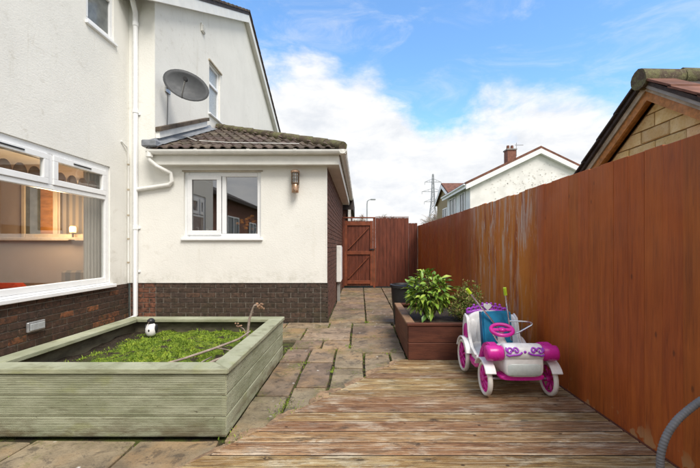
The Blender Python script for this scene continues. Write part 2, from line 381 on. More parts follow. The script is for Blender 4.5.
def m_glass(name, ior, tint=(.96, .98, .97)):
    t = NT(name); t.t.nodes.remove(t.b)
    fr = t.n("ShaderNodeFresnel"); fr.inputs[0].default_value = ior
    gl = t.n("ShaderNodeBsdfGlossy"); gl.inputs["Roughness"].default_value = .01; gl.inputs["Color"].default_value = (1, 1, 1, 1)
    tr = t.n("ShaderNodeBsdfTransparent"); tr.inputs["Color"].default_value = (*tint, 1)
    mx = t.n("ShaderNodeMixShader")
    bf = t.n("ShaderNodeNewGeometry").outputs["Backfacing"]
    fac = t.math('MULTIPLY', fr.outputs[0], t.math('SUBTRACT', 1.0, bf))
    t.t.links.new(fac, mx.inputs[0]); t.t.links.new(tr.outputs[0], mx.inputs[1]); t.t.links.new(gl.outputs[0], mx.inputs[2])
    t.t.links.new(mx.outputs[0], t.out.inputs[0]); return t.m
M['glass'] = m_glass('window_glass', 2.1, (.90, .92, .91))
M['glass_dark'] = m_glass('window_glass_deep', 3.2, (.75, .77, .77))
M['frosted'] = plain('frosted_glass', (.38, .41, .42), .25, .12, 30, .3, 90)
M['frosted_dark'] = plain('obscured_pane', (.17, .18, .175), .12, .2, 8)
M['peach'] = plain('peach_room_paint', (.56, .45, .38), .85, .05, 2)
M['room_white'] = plain('room_ceiling_paint', (.75, .72, .66), .85, .05, 2)
M['carpet'] = plain('brown_carpet', (.22, .15, .10), .95, .2, 12)
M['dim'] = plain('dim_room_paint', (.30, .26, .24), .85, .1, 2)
M['pale_wood'] = plain('pale_wood', (.66, .54, .40), .5, .12, 5, st=(3, 3, 1))
M['red_fabric'] = plain('red_orange_fabric', (.62, .075, .030), .8, .15, 8)
M['curtain'] = plain('grey_beige_curtain', (.46, .40, .36), .9, .1, 20, st=(8, 8, .4))
M['brown_cloth'] = plain('brown_scallop_cloth', (.23, .115, .060), .9, .2, 10)
M['lace'] = plain('cream_lace', (.70, .63, .52), .9, .1, 20)
M['ceramic'] = plain('white_ceramic', (.82, .80, .78), .25, .04, 8)
M['amber'] = plain('amber_soap', (.50, .22, .05), .25, .1, 8)
M['orange_flower'] = plain('orange_petals', (.72, .26, .03), .6, .2, 30)
t = NT('striped_upholstery')
sx = t.math('FRACT', t.math('MULTIPLY', t.xyz()[0], 7.0))
M['stripe'] = t.done(t.mix(t.rng(sx, .45, .55), (.15, .13, .12), (.28, .22, .17)), .85)
t = NT('striped_curtain')
sx = t.math('FRACT', t.math('MULTIPLY', t.xyz()[0], 11.0))
M['stripe2'] = t.done(t.mix(t.rng(sx, .40, .60), (.10, .08, .065), (.20, .15, .10)), .85)
t = NT('lit_lampshade'); t.b.inputs["Emission Color"].default_value = (1, .62, .22, 1); t.b.inputs["Emission Strength"].default_value = 3.0
M['lamp'] = t.done((.9, .7, .4), .6)

# ------------------------------------------------------------------ mesh helpers
def tag(o, label=None, cat=None, group=None, kind=None):
    if label: o['label'] = label
    if cat: o['category'] = cat
    if group: o['group'] = group
    if kind: o['kind'] = kind
    return o
def attach(o, parent):
    if parent is not None:
        o.parent = parent
        w = Matrix.Identity(4); p = parent
        w = p.matrix_basis.copy()
        q = p
        while q.parent is not None:
            w = q.parent.matrix_basis @ q.matrix_parent_inverse @ w if False else w
            q = q.parent
        if parent.parent is None:
            o.matrix_parent_inverse = parent.matrix_basis.inverted()
def thing(name, label, cat, loc=(0, 0, 0), group=None):
    o = bpy.data.objects.new(name, None); COL.objects.link(o)
    o.empty_display_size = .1; o.location = loc
    return tag(o, label, cat, group)
class MB:
    def __init__(s): s.v = []; s.f = []; s.mi = []
    def add(s, vs, fs):
        b = len(s.v); s.v += [tuple(v) for v in vs]; s.f += [tuple(i + b for i in f) for f in fs]; return s
    def box(s, lo, hi):
        x0, y0, z0 = lo; x1, y1, z1 = hi
        return s.add([(x0, y0, z0), (x1, y0, z0), (x1, y1, z0), (x0, y1, z0), (x0, y0, z1), (x1, y0, z1), (x1, y1, z1), (x0, y1, z1)],
                     [(0, 3, 2, 1), (4, 5, 6, 7), (0, 1, 5, 4), (1, 2, 6, 5), (2, 3, 7, 6), (3, 0, 4, 7)])
    def prism(s, poly, d, closed=True):          # poly: list of 3D points, extruded by vector d
        n = len(poly); d = Vector(d); p2 = [Vector(p) + d for p in poly]
        fs = [tuple(range(n))[::-1], tuple(range(n, 2 * n))]
        fs += [(i, (i + 1) % n, n + (i + 1) % n, n + i) for i in range(n)]
        return s.add([*poly, *p2], fs)
    def bar(s, a, b, w, h, up=(0, 0, 1)):
        a, b = Vector(a), Vector(b); d = (b - a).normalized(); u = Vector(up)
        if abs(d.dot(u)) > .95: u = Vector((0, 1, 0))
        r = d.cross(u).normalized() * w / 2; q = r.normalized().cross(d).normalized() * h / 2
        return s.prism([a - r - q, a + r - q, a + r + q, a - r + q], b - a)
    def tube(s, pts, rad, seg=8, cap=True, close=False):
        pts = [Vector(p) for p in pts]; n = len(pts)
        rad = rad if isinstance(rad, (list, tuple)) else [rad] * n
        b = len(s.v); ref = None
        for i, p in enumerate(pts):
            if close: d = pts[(i + 1) % n] - pts[i - 1]
            else: d = pts[min(i + 1, n - 1)] - pts[max(i - 1, 0)]
            d = d.normalized()
            if ref is None:
                ref = Vector((0, 0, 1)) if abs(d.z) < .9 else Vector((1, 0, 0))
            ref = (ref - d * ref.dot(d)).normalized(); q = d.cross(ref)
            for k in range(seg):
                a = 2 * math.pi * k / seg
                s.v.append(tuple(p + (ref * math.cos(a) + q * math.sin(a)) * rad[i]))
        m = n if close else n - 1
        for i in range(m):
            for k in range(seg):
                j = (i + 1) % n
                s.f.append((b + i * seg + k, b + i * seg + (k + 1) % seg, b + j * seg + (k + 1) % seg, b + j * seg + k))
        if cap and not close:
            s.f.append(tuple(b + k for k in range(seg))[::-1]); s.f.append(tuple(b + (n - 1) * seg + k for k in range(seg)))
        return s
    def lathe(s, prof, c, seg=16, axis='Z'):
        b = len(s.v); c = Vector(c)
        for r, h in prof:
            for k in range(seg):
                a = 2 * math.pi * k / seg; x, y = r * math.cos(a), r * math.sin(a)
                p = {'Z': (x, y, h), 'X': (h, x, y), 'Y': (x, h, y)}[axis]
                s.v.append(tuple(c + Vector(p)))
        for i in range(len(prof) - 1):
            for k in range(seg):
                s.f.append((b + i * seg + k, b + i * seg + (k + 1) % seg, b + (i + 1) * seg + (k + 1) % seg, b + (i + 1) * seg + k))
        s.f.append(tuple(b + k for k in range(seg))[::-1]); s.f.append(tuple(b + (len(prof) - 1) * seg + k for k in range(seg)))
        return s
    def ball(s, c, r, seg=12, rings=8):
        r = r if isinstance(r, (tuple, list)) else (r, r, r); c = Vector(c); b = len(s.v)
        s.v.append(tuple(c + Vector((0, 0, -r[2]))))
        for i in range(1, rings):
            t_ = -math.pi / 2 + math.pi * i / rings
            for k in range(seg):
                a = 2 * math.pi * k / seg
                s.v.append(tuple(c + Vector((r[0] * math.cos(t_) * math.cos(a), r[1] * math.cos(t_) * math.sin(a), r[2] * math.sin(t_)))))
        s.v.append(tuple(c + Vector((0, 0, r[2])))); e = len(s.v) - 1
        for k in range(seg):
            s.f.append((b, b + 1 + (k + 1) % seg, b + 1 + k))
            s.f.append((e, e - seg + k, e - seg + (k + 1) % seg))
        for i in range(rings - 2):
            for k in range(seg):
                p = b + 1 + i * seg
                s.f.append((p + k, p + (k + 1) % seg, p + seg + (k + 1) % seg, p + seg + k))
        return s
    def mesh(s, name, bev=0, segs=1, smooth=False):
        me = bpy.data.meshes.new(name); me.from_pydata(s.v, [], s.f)
        bm = bmesh.new(); bm.from_mesh(me)
        bmesh.ops.recalc_face_normals(bm, faces=bm.faces)
        if bev: bmesh.ops.bevel(bm, geom=bm.edges[:], offset=bev, segments=segs, affect='EDGES', clamp_overlap=True)
        bm.to_mesh(me); bm.free()
        if smooth:
            me.shade_smooth()
        return me
    def build(s, name, mat, parent=None, bev=0, segs=1, smooth=False, sharp=None):
        me = s.mesh(name, bev, segs, smooth); me.materials.append(M[mat])
        o = bpy.data.objects.new(name, me); COL.objects.link(o); attach(o, parent)
        if smooth and sharp: me.set_sharp_from_angle(angle=R(sharp))
        return o
def inst(name, me, loc, parent, rot=None, scale=None):
    o = bpy.data.objects.new(name, me); COL.objects.link(o); attach(o, parent)
    o.location = loc
    if rot: o.rotation_euler = rot
    if scale: o.scale = scale
    return o
def boxo(name, lo, hi, mat, parent, bev=.0):
    return MB().box(lo, hi).build(name, mat, parent, bev)
def wall_mesh(mb, plane, pos, thick, ur, vr, holes):
    """wall in the plane X=pos or Y=pos; u along the other horizontal axis, v = height; thickness away from the viewer side."""
    us = sorted({*ur, *[h[0] for h in holes], *[h[1] for h in holes]}); vs = sorted({*vr, *[h[2] for h in holes], *[h[3] for h in holes]})
    def P(u, v, d): return (pos + d, u, v) if plane == 'X' else (u, pos + d, v)
    def solid(i, j):
        if i < 0 or j < 0 or i >= len(us) - 1 or j >= len(vs) - 1: return False
        cu, cv = (us[i] + us[i + 1]) / 2, (vs[j] + vs[j + 1]) / 2
        return not any(h[0] < cu < h[1] and h[2] < cv < h[3] for h in holes)
    for i in range(len(us) - 1):
        for j in range(len(vs) - 1):
            if not solid(i, j): continue
            a, b, c, d = us[i], us[i + 1], vs[j], vs[j + 1]
            for dd in (0, thick): mb.add([P(a, c, dd), P(b, c, dd), P(b, d, dd), P(a, d, dd)], [(0, 1, 2, 3)])
            if not solid(i - 1, j): mb.add([P(a, c, 0), P(a, d, 0), P(a, d, thick), P(a, c, thick)], [(0, 1, 2, 3)])
            if not solid(i + 1, j): mb.add([P(b, c, 0), P(b, d, 0), P(b, d, thick), P(b, c, thick)], [(0, 1, 2, 3)])
            if not solid(i, j - 1): mb.add([P(a, c, 0), P(b, c, 0), P(b, c, thick), P(a, c, thick)], [(0, 1, 2, 3)])
            if not solid(i, j + 1): mb.add([P(a, d, 0), P(b, d, 0), P(b, d, thick), P(a, d, thick)], [(0, 1, 2, 3)])
    return mb
def clip(poly, p, n):                       # keep the side of a 2D polygon where (q-p).n >= 0
    out = []
    for i in range(len(poly)):
        a, b = poly[i], poly[(i + 1) % len(poly)]
        da = (a[0] - p[0]) * n[0] + (a[1] - p[1]) * n[1]; db = (b[0] - p[0]) * n[0] + (b[1] - p[1]) * n[1]
        if da >= 0: out.append(a)
        if da * db < 0:
            t_ = da / (da - db); out.append((a[0] + (b[0] - a[0]) * t_, a[1] + (b[1] - a[1]) * t_))
    return out
def bez(p0, p1, p2, n=8):
    p0, p1, p2 = Vector(p0), Vector(p1), Vector(p2)
    return [(1 - t_) ** 2 * p0 + 2 * t_ * (1 - t_) * p1 + t_ * t_ * p2 for t_ in [i / n for i in range(n + 1)]]

# ------------------------------------------------------------------ ground, paving
g = MB().box((-400, -400, -.30), (400, 400, -.06)).build('ground', 'ground'); tag(g, kind='structure')
pv = MB().box((-3.46, -.6, -.055), (1.66, 12, -.030)).build('pavement', 'joint'); tag(pv, kind='structure')
DP, DN = (-.80, 1.96), (.79, -.60)          # deck edge: a point on it and the normal towards the deck
def deck_side(): return DP, DN
slabs = [(-1.06, -.45, 5.035, 5.375), (-.435, -.12, 5.035, 5.385),
         (-1.06, -.735, 4.365, 5.02), (-.72, -.125, 4.365, 5.02), (-.108, .475, 4.535, 5.215), (-.108, .475, 3.865, 4.52), (-.108, .46, 5.23, 5.385),
         (-.43, -.123, 4.02, 4.35), (-.77, -.445, 3.555, 4.35), (-.53, -.265, 3.535, 4.005), (-.53, -.265, 2.915, 3.52),
         (-.25, .03, 3.36, 4.005), (-.25, .03, 2.60, 3.345), (.045, .305, 3.30, 3.85), (.045, .32, 2.80, 3.285),
         (.32, .475, 3.56, 3.85), (.32, .475, 3.20, 3.545), (-.53, -.265, 2.31, 2.90), (-.25, 0, 2.0, 2.585), (-.80, -.545, 2.76, 3.54), (-.80, -.545, 2.10, 2.745),
         (-.80, -.42, 1.45, 2.085), (-1.28, -.815, 1.5, 2.10), (-1.89, -1.295, 1.5, 2.10), (-2.5, -1.905, 1.5, 2.10), (-3.1, -2.515, 1.5, 2.10),
         (-1.1, -.5, .9, 1.435), (-1.7, -1.115, .9, 1.485), (-2.3, -1.715, .9, 1.485)]
slabs.remove((-.77, -.445, 3.555, 4.35)); slabs += [(-.77, -.445, 4.02, 4.35), (-.80, -.545, 3.555, 4.005)]
for i in range(5):                          # hidden strip behind and left of the raised bed
    slabs.append((-3.42 + .6 * i * .8, -3.42 + .6 * (i + 1) * .8 - .015, 4.365, 5.36) if i < 4 else (-1.5, -1.075, 4.365, 5.36))
for i, (a, b) in enumerate(((2.1, 2.9), (2.915, 3.6), (3.615, 4.35))): slabs.append((-3.44, -2.42, a, b))
y = 5.40; k = 0
cols = [(-.48, .085), (.10, .585), (.60, 1.085), (1.10, 1.58)]
for (a, b) in cols:
    y = 5.40 + (k % 2) * .02; k += 1
    while y < 10.0:
        d = random.choice((.56, .62, .85)); slabs.append((a, b, y, min(y + d, 10.02))); y += d + .015
slabs += [(.49, 1.05, 4.86, 5.385), (1.065, 1.58, 4.86, 5.385)]
for (x0, x1, y0, y1) in slabs:
    poly = clip([(x0, y0), (x1, y0), (x1, y1), (x0, y1)], (DP[0] - .008 * DN[0], DP[1] - .008 * DN[1]), (-DN[0], -DN[1])) if y0 < 3.9 else [(x0, y0), (x1, y0), (x1, y1), (x0, y1)]
    if len(poly) < 3: continue
    poly = [(p[0] + (.004 if p[0] < (x0 + x1) / 2 else -.004), p[1] + (.008 if p[1] < (y0 + y1) / 2 else -.008)) for p in poly]
    cx = sum(p[0] for p in poly) / len(poly); cy = sum(p[1] for p in poly) / len(poly)
    top = random.uniform(-.007, .003); tx, ty = random.uniform(-.008, .008), random.uniform(-.006, .006)
    pts = []
    for i in range(len(poly)):              # slightly worn, uneven edges
        a, b = poly[i], poly[(i + 1) % len(poly)]
        L = math.hypot(b[0] - a[0], b[1] - a[1]); n = max(1, int(L / .12))
        for j in range(n):
            f = j / n; w = .004 if j else .007
            pts.append((a[0] + (b[0] - a[0]) * f + random.uniform(-w, w), a[1] + (b[1] - a[1]) * f + random.uniform(-w, w)))
    mb = MB().prism([(p[0] - cx, p[1] - cy, -.05) for p in pts], (0, 0, .05))
    mb.v = [(v[0], v[1], v[2] + (v[0] * tx + v[1] * ty if v[2] > -.02 else 0)) for v in mb.v]
    me = mb.mesh('paving_slab', .005); me.materials.append(M['slab'])
    inst('paving_slab', me, (cx, cy, top), pv)
# tan mortar fillet where the slabs are cut against the deck
def along(t_): return (DP[0] + .605 * t_, DP[1] + .796 * t_)
rf_ = random.Random(21); t_ = -.35
while t_ < 1.92:
    L = rf_.uniform(.16, .42); n = 7; inner = []; wmax = rf_.uniform(.035, .13) if t_ > .1 else rf_.uniform(.02, .05)
    for i in range(n + 1):
        q = along(min(t_ + L * i / n, 1.98)); w_ = wmax * math.sin(math.pi * (i + .3) / (n + .6)) ** .6 * rf_.uniform(.7, 1.1)
        inner.append((q[0] - DN[0] * (.018 + w_), q[1] - DN[1] * (.018 + w_)))
    outer = [(along(min(t_ + L * i / n, 1.98))[0] - DN[0] * .017, along(min(t_ + L * i / n, 1.98))[1] - DN[1] * .017) for i in range(n + 1)]
    MB().prism([(x, y_, -.028) for x, y_ in inner + outer[::-1]], (0, 0, .031)).build('mortar_fillet', 'slab_tan', pv, .003)
    t_ += L + rf_.uniform(.005, .09)

# ------------------------------------------------------------------ deck
deck = thing('deck', 'weathered brown ribbed timber deck with a diagonal left edge', 'deck', (.6, 2.2, 0))
def deck_profile(w):
    n = 9; pts = [(0, -.024)]
    m = .006
    for i in range(n):
        a = m + (w - 2 * m) * i / n; b = m + (w - 2 * m) * (i + 1) / n; q = (b - a)
        pts += [(a, .000), (a + q * .58, .000), (a + q * .66, -.005), (b - q * .08, -.005)]
    pts += [(w - m, .0), (w, -.004), (w, -.024)]
    pts[0:1] = [(0, -.024), (0, -.004)]
    return pts
BW = .117; y = .55; gaps = []
while y < 3.50:
    w = BW
    y1 = y + w
    def xl(yy): return DP[0] + (yy - DP[1]) * .605 / .796
    prof = deck_profile(w)
    e = random.uniform(-.010, .010)
    vs = []; n = len(prof)
    for (py, pz) in prof: vs.append((xl(y + py) + e, y + py, .016 + pz))
    for (py, pz) in prof: vs.append((1.598, y + py, .016 + pz))
    dz = random.uniform(-.002, .002)
    mb = MB().add([(v[0], v[1], v[2] + dz) for v in vs], [tuple(range(n)), tuple(range(n, 2 * n))] + [(i, (i + 1) % n, n + (i + 1) % n, n + i) for i in range(n)])
    mb.build('deck_board', 'deck', deck)
    gaps.append((y1, dz)); y = y1 + .009
mb = MB()                                   # dirt in the board gaps, coloured near black to paint their shade
for gy, gz in gaps[:-1]: mb.box((xl(gy) + .02, gy + .0005, -.012), (1.59, gy + .0085, .0105))
tag(mb.build('gap_dirt_shade', 'dirt_shade', deck), kind='stuff')
mb = MB()
a = along(-2.2); b = along(1.99)
mb.bar((a[0] + .03, a[1] - .02, -.035), (b[0] + .03, b[1] - .02, -.035), .03, .04)
for yy in (.7, 1.3, 1.9, 2.5, 3.1): mb.box((max(-.7, xl(yy) + .12), yy, -.054), (1.59, yy + .04, -.011))
mb.build('joist', 'brown_wood', deck)

# ------------------------------------------------------------------ fence
fence = thing('fence', 'tall red-brown stained timber board fence with a bleached patch', 'fence', (1.63, 5, 0))
bw = .124
me = MB().box((0, 0, -.03), (.020, bw - .0008, 1.68)).mesh('fence_board', .001); me.materials.append(M['fence'])
y = -.55; i = 0
def fence_top(yy): return 1.675 + .006 * max(0, yy - 1.7)
while y < 10.12:
    s = (fence_top(y) + random.uniform(-.004, .004)) / 1.68
    if 3.6 < y < 4.7: s += random.uniform(-.009, .004)
    inst('fence_board', me, (1.62 + random.uniform(-.0012, .0012), y, 0), fence, (random.uniform(-.0015, .0015), 0, random.uniform(-.004, .004)), (1, 1, s))
    y += bw; i += 1
for z in (.35, .95, 1.5): boxo('rail', (1.645, -.55, z), (1.685, 9.98, z + .08), 'fence', fence)
for yy in (-.4, 1.5, 3.3, 5.1, 6.9, 8.7): boxo('post', (1.69, yy, -.05), (1.775, yy + .085, 1.66), 'fence', fence)
boxo('gravel_board', (1.604, -.55, -.05), (1.617, 9.98, .014), 'brown_wood', fence)

# ------------------------------------------------------------------ gate and end panel
GY = 10.05
gate = thing('gate', 'dark red-brown ledged and braced timber side gate', 'gate', (-.05, GY, 0))
def planks(mb, x0, x1, z0, z1, y0, w=.098):
    n = round((x1 - x0) / w); q = (x1 - x0) / n
    for i in range(n):
        dy = random.uniform(-.003, .003)
        mb.box((x0 + q * i + .003, y0 + dy, z0), (x0 + q * (i + 1) - .003, y0 + .02 + dy, z1 + random.uniform(-.004, .004)))
    mb.box((x0 + .01, y0 + .016, z0 + .02), (x1 - .01, y0 + .03, z1 - .02))
    return mb
o = planks(MB(), -.44, .36, .05, 1.86, GY).build('plank_panel', 'gate', gate); tag(o, kind='stuff')
boxo('stile', (-.44, GY - .03, .05), (-.36, GY - .004, 1.86), 'gate_light', gate, .004)
boxo('stile', (.28, GY - .03, .05), (.36, GY - .004, 1.86), 'gate_light', gate, .004)
for z in (1.73, .92, .10): boxo('ledge', (-.358, GY - .029, z), (.278, GY - .005, z + .10), 'gate_light', gate, .004)
for z0, z1 in ((1.02, 1.73), (.20, .92)):
    MB().bar((-.33, GY - .018, z0 + .05), (.25, GY - .018, z1 - .05), .022, .085, (0, 1, 0)).build('brace', 'gate_light', gate)
boxo('frame_post', (-.49, GY - .03, 0), (-.445, GY + .06, 1.93), 'gate', gate, .004)
boxo('frame_post', (.365, GY - .03, 0), (.43, GY + .06, 1.93), 'gate_light', gate, .004)
boxo('head_rail', (-.49, GY - .035, 1.932), (.43, GY + .06, 1.965), 'gate_light', gate, .004)
boxo('latch', (.27, GY - .055, 1.05), (.40, GY - .032, 1.08), 'black', gate, .003)
ep = thing('close_board_fence', 'dark red-brown close board fence between the side gate and the long fence', 'fence', (.95, GY, 0))
o = planks(MB(), .432, 1.36, .03, 1.945, GY).build('plank_panel', 'gate', ep); tag(o, kind='stuff')
o = planks(MB(), 1.365, 1.61, .03, 1.80, GY + .05).build('plank_panel', 'gate', ep); tag(o, kind='stuff')
boxo('cap_rail', (.432, GY - .01, 1.955), (1.36, GY + .045, 1.975), 'gate', ep, .003)

# ------------------------------------------------------------------ the rendered house
AX, AY = -.495, 5.40            # annex corner
LX = -3.46                      # wing wall
GX = -3.07                      # gable wall
house = thing('house', 'white rendered house with a single storey annex, brick plinth and tiled hip roof', 'house', (-3.4, 6, 0))
AW = (-2.64, -1.484, 1.235, 2.255)      # annex window
LW = (2.80, 4.985, .585, 2.24)          # wing picture window (y0,y1,z0,z1)
UW = (4.55, 5.06, 3.97, 5.02)           # wing upper window
GW = (7.33, 7.90, 3.86, 4.92)           # gable window
mb = MB()
wall_mesh(mb, 'Y', AY - .012, .10, (LX + .001, AX - .004), (.592, 2.40), [AW])
wall_mesh(mb, 'Y', AY - .012, .10, (LX + .001, GX), (2.40, 4.98), [])
wall_mesh(mb, 'X', LX, -.10, (2.40, AY - .012), (.592, 5.25), [LW, UW])
wall_mesh(mb, 'X', GX, -.10, (AY + .088, 13.74), (1.2, 4.98), [GW])
mb.prism([(GX, AY - .012, 4.98), (GX, 13.74, 4.98), (GX, 9.57, 7.28)], (-.10, 0, 0))
wall_mesh(mb, 'Y', 2.40, .10, (-9, LX - .1), (0, 5.25), [])
mb.build('wall', 'render', house)
# plinths: recessed mortar bed and single bricks
brick_me = {}
def bricks(plane, pos, u0, u1, z0, z1, L, mat, parent, out, depth=.07, hh=.065, cz=.075):
    key = (plane, L, mat, out)
    if key not in brick_me:
        b = L - .010
        mbx = MB().box((0, 0, 0), (b, depth, hh)) if plane == 'Y' else MB().box((-depth, 0, 0), (0, b, hh))
        m_ = mbx.mesh('brick', .004); m_.materials.append(M[mat])
        h = (b - .010) / 2
        mbh = MB().box((0, 0, 0), (h, depth, hh)) if plane == 'Y' else MB().box((-depth, 0, 0), (0, h, hh))
        m2 = mbh.mesh('brick', .004); m2.materials.append(M[mat])
        brick_me[key] = (m_, m2, b, h)
    m_, m2, b, h = brick_me[key]
    r = 0; z = z1 - cz + .010
    while z > z0 - cz:
        u = u0
        if r % 2:
            put = [(m2, h)]
        else: put = []
        first = True
        while u < u1 - .02:
            mm, ln = (m2, h) if (first and r % 2) or (u + b > u1 + .005) else (m_, b)
            first = False
            if u + ln > u1 + .06: break
            j = random.uniform(-.0025, .0025)
            inst('brick', mm, (u, pos + j, z) if plane == 'Y' else (pos + j, u, z), parent)
            u += ln + .010
        z -= cz; r += 1
pl = MB().box((LX, AY + .010, -.06), (AX - .012, AY + .09, .59)).build('plinth', 'mortar', house)
bricks('Y', AY, LX + .40, AX - .004, 0, .59, .225, 'brick_front', pl, -1)
bricks('Y', AY, LX + .02, LX + .39, 0, .59, .19, 'brick_red', pl, -1)
pl2 = MB().box((LX - .09, 2.40, -.06), (LX - .010, AY - .001, .59)).build('plinth', 'mortar', house)
bricks('X', LX, 2.42, AY - .002, 0, .59, .205, 'brick', pl2, 1)
# annex side wall: brick, too oblique to pick the bricks apart
sw = MB().box((AX - .11, AY + .09, -.06), (AX - .010, 10.30, 2.40)).build('side_wall', 'mortar', house)
mb = MB(); r = 0; z = .0
while z < 2.38:
    y = AY + (.1025 if r % 2 else 0) + .082
    if r % 2: mb.box((AX - .09, AY + .082, z), (AX + random.uniform(-.002, .002), y - .010, z + .065))
    while y < 10.28:
        mb.box((AX - .03, y, z), (AX + random.uniform(-.002, .002), min(y + .195, 10.29), z + .065)); y += .205
    z += .075; r += 1
o = mb.build('brick_facing', 'brick_side', sw); tag(o, kind='stuff')
boxo('corner_bead', (AX - .012, AY - .016, .592), (AX + .004, AY - .001, 2.33), 'upvc_old', house)
# ---- picture window of the wing
def bar_box(name, lo, hi, mat, parent, bev=.006): return boxo(name, lo, hi, mat, parent, bev)
w = boxo('window', (LX - .075, LW[0], LW[2] + .10), (LX - .02, LW[0] + .065, LW[3]), 'upvc', house, .006)
y0, y1, z0, z1 = LW; zt = 1.80; ym = 4.04; ym2 = 3.10
fx0, fx1 = LX - .075, LX - .02
bar_box('frame', (fx0, y1 - .07, z0 + .06), (fx1, y1, z1), 'upvc', w)
bar_box('frame', (fx0, y0 + .066, z1 - .07), (fx1, y1 - .071, z1), 'upvc', w)
bar_box('frame', (fx0, y0 + .066, z0 + .06), (fx1, y1 - .071, z0 + .13), 'upvc', w)
bar_box('transom', (fx0, y0 + .066, zt - .025), (fx1 + .004, y1 - .071, zt + .030), 'upvc', w)
for yy in (ym, ym2): bar_box('mullion', (fx0, yy - .03, zt + .031), (fx1 + .003, yy + .03, z1 - .071), 'upvc', w)
for (a, b) in ((ym2 + .031, ym - .031), (ym + .031, y1 - .072), (y0 + .068, ym2 - .031)):
    s = .065; c0, c1 = zt + .033, z1 - .073
    mb = MB().box((fx1 - .03, a, c0), (fx1 + .018, b, c0 + s)).box((fx1 - .03, a, c1 - s), (fx1 + .018, b, c1))
    mb.box((fx1 - .03, a, c0 + s), (fx1 + .018, a + s, c1 - s)).box((fx1 - .03, b - s, c0 + s), (fx1 + .018, b, c1 - s))
    mb.build('sash', 'upvc', w, .004)
    boxo('pane', (fx1 - .012, a + s - .01, c0 + s - .01), (fx1 - .006, b - s + .01, c1 - s + .01), 'glass', w)
    if b - a > .5:
        m_ = (a + b) / 2; boxo('trickle_vent', (fx1 + .018, m_ - .14, c1 - .040), (fx1 + .026, m_ + .14, c1 - .026), 'black', w)
boxo('pane', (fx1 - .030, y0 + .06, z0 + .12), (fx1 - .022, y1 - .06, zt - .02), 'glass', w)
bar_box('sill', (LX - .08, y0 - .05, z0 - .012), (LX + .055, y1 + .06, z0 + .032), 'upvc', w)
bar_box('sill_nose', (LX - .075, y0, z0 + .033), (LX + .004, y1 - .001, z0 + .058), 'upvc', w)
# ---- upper wing window
y0, y1, z0, z1 = UW
w = boxo('window', (fx0, y1 - .06, z0 + .03), (fx1, y1, z1), 'upvc', house, .005)
bar_box('frame', (fx0, y0, z0 + .03), (fx1, y1 - .061, z0 + .10), 'upvc', w); bar_box('frame', (fx0, y0, z1 - .07), (fx1, y1 - .061, z1), 'upvc', w)
bar_box('frame', (fx0, y0, z0 + .101), (fx1, y0 + .06, z1 - .071), 'upvc', w)
bar_box('transom', (fx0, y0 + .061, 4.53), (fx1 + .01, y1 - .061, 4.60), 'upvc', w)
boxo('pane', (fx1 - .03, y0 + .05, z0 + .09), (fx1 - .022, y1 - .05, z1 - .06), 'frosted_dark', w)
bar_box('sill', (LX - .07, y0 - .02, z0 - .012), (LX + .035, y1 + .04, z0 + .028), 'upvc', w)
# ---- gable window
y0, y1, z0, z1 = GW; gx0, gx1 = GX - .085, GX - .035
w = boxo('window', (gx0, y1 - .06, z0), (gx1, y1, z1), 'upvc', house, .005)
bar_box('frame', (gx0, y0, z0), (gx1, y1 - .061, z0 + .06), 'upvc', w); bar_box('frame', (gx0, y0, z1 - .06), (gx1, y1 - .061, z1), 'upvc', w)
bar_box('frame', (gx0, y0, z0 + .061), (gx1, y0 + .06, z1 - .061), 'upvc', w)
bar_box('transom', (gx0, y0 + .061, 4.48), (gx1 + .012, y1 - .061, 4.54), 'upvc', w)
boxo('pane', (gx1 - .03, y0 + .05, z0 + .05), (gx1 - .022, y1 - .05, z1 - .05), 'frosted', w)
bar_box('sill', (GX - .03, y0 - .05, z0 - .035), (GX + .05, y1 + .05, z0 - .002), 'upvc', w)
boxo('drip_mould', (GX - .03, y0 - .04, z1 + .002), (GX + .028, y1 + .06, z1 + .03), 'grey_wood', w)
# ---- annex window
x0, x1, z0, z1 = AW; ay0, ay1 = AY + .03, AY + .085
w = boxo('window', (x0, ay0, z0 + .03), (x0 + .065, ay1, z1), 'upvc', house, .005)
xm = -2.05
bar_box('frame', (x1 - .065, ay0, z0 + .03), (x1, ay1, z1), 'upvc', w)
bar_box('frame', (x0 + .066, ay0, z1 - .065), (x1 - .066, ay1, z1), 'upvc', w)
bar_box('frame', (x0 + .066, ay0, z0 + .03), (x1 - .066, ay1, z0 + .095), 'upvc', w)
bar_box('mullion', (xm - .035, ay0, z0 + .096), (xm + .030, ay1, z1 - .066), 'upvc', w)
a, b, c0, c1, s = x0 + .045, xm - .037, z0 + .075, z1 - .045, .068
mb = MB().box((a, ay0 - .022, c0), (b, ay0 - .001, c0 + s)).box((a, ay0 - .022, c1 - s), (b, ay0 - .001, c1)).box((a, ay0 - .022, c0 + s), (a + s, ay0 - .001, c1 - s)).box((b - s, ay0 - .022, c0 + s), (b, ay0 - .001, c1 - s))
mb.build('sash', 'upvc', w, .004)
boxo('pane', (a + s - .01, ay0 + .006, c0 + s - .01), (b - s + .01, ay0 + .012, c1 - s + .01), 'glass_dark', w)
boxo('pane', (xm + .025, ay0 + .022, z0 + .09), (x1 - .06, ay0 + .028, z1 - .06), 'glass_dark', w)
bar_box('sill', (x0 - .03, AY - .05, z0 - .008), (x1 + .03, ay1, z0 + .028), 'upvc', w)
boxo('drip_mould', (x0 - .02, AY - .022, z1 + .003), (x1 + .03, AY - .010, z1 + .022), 'grey_wood', w)
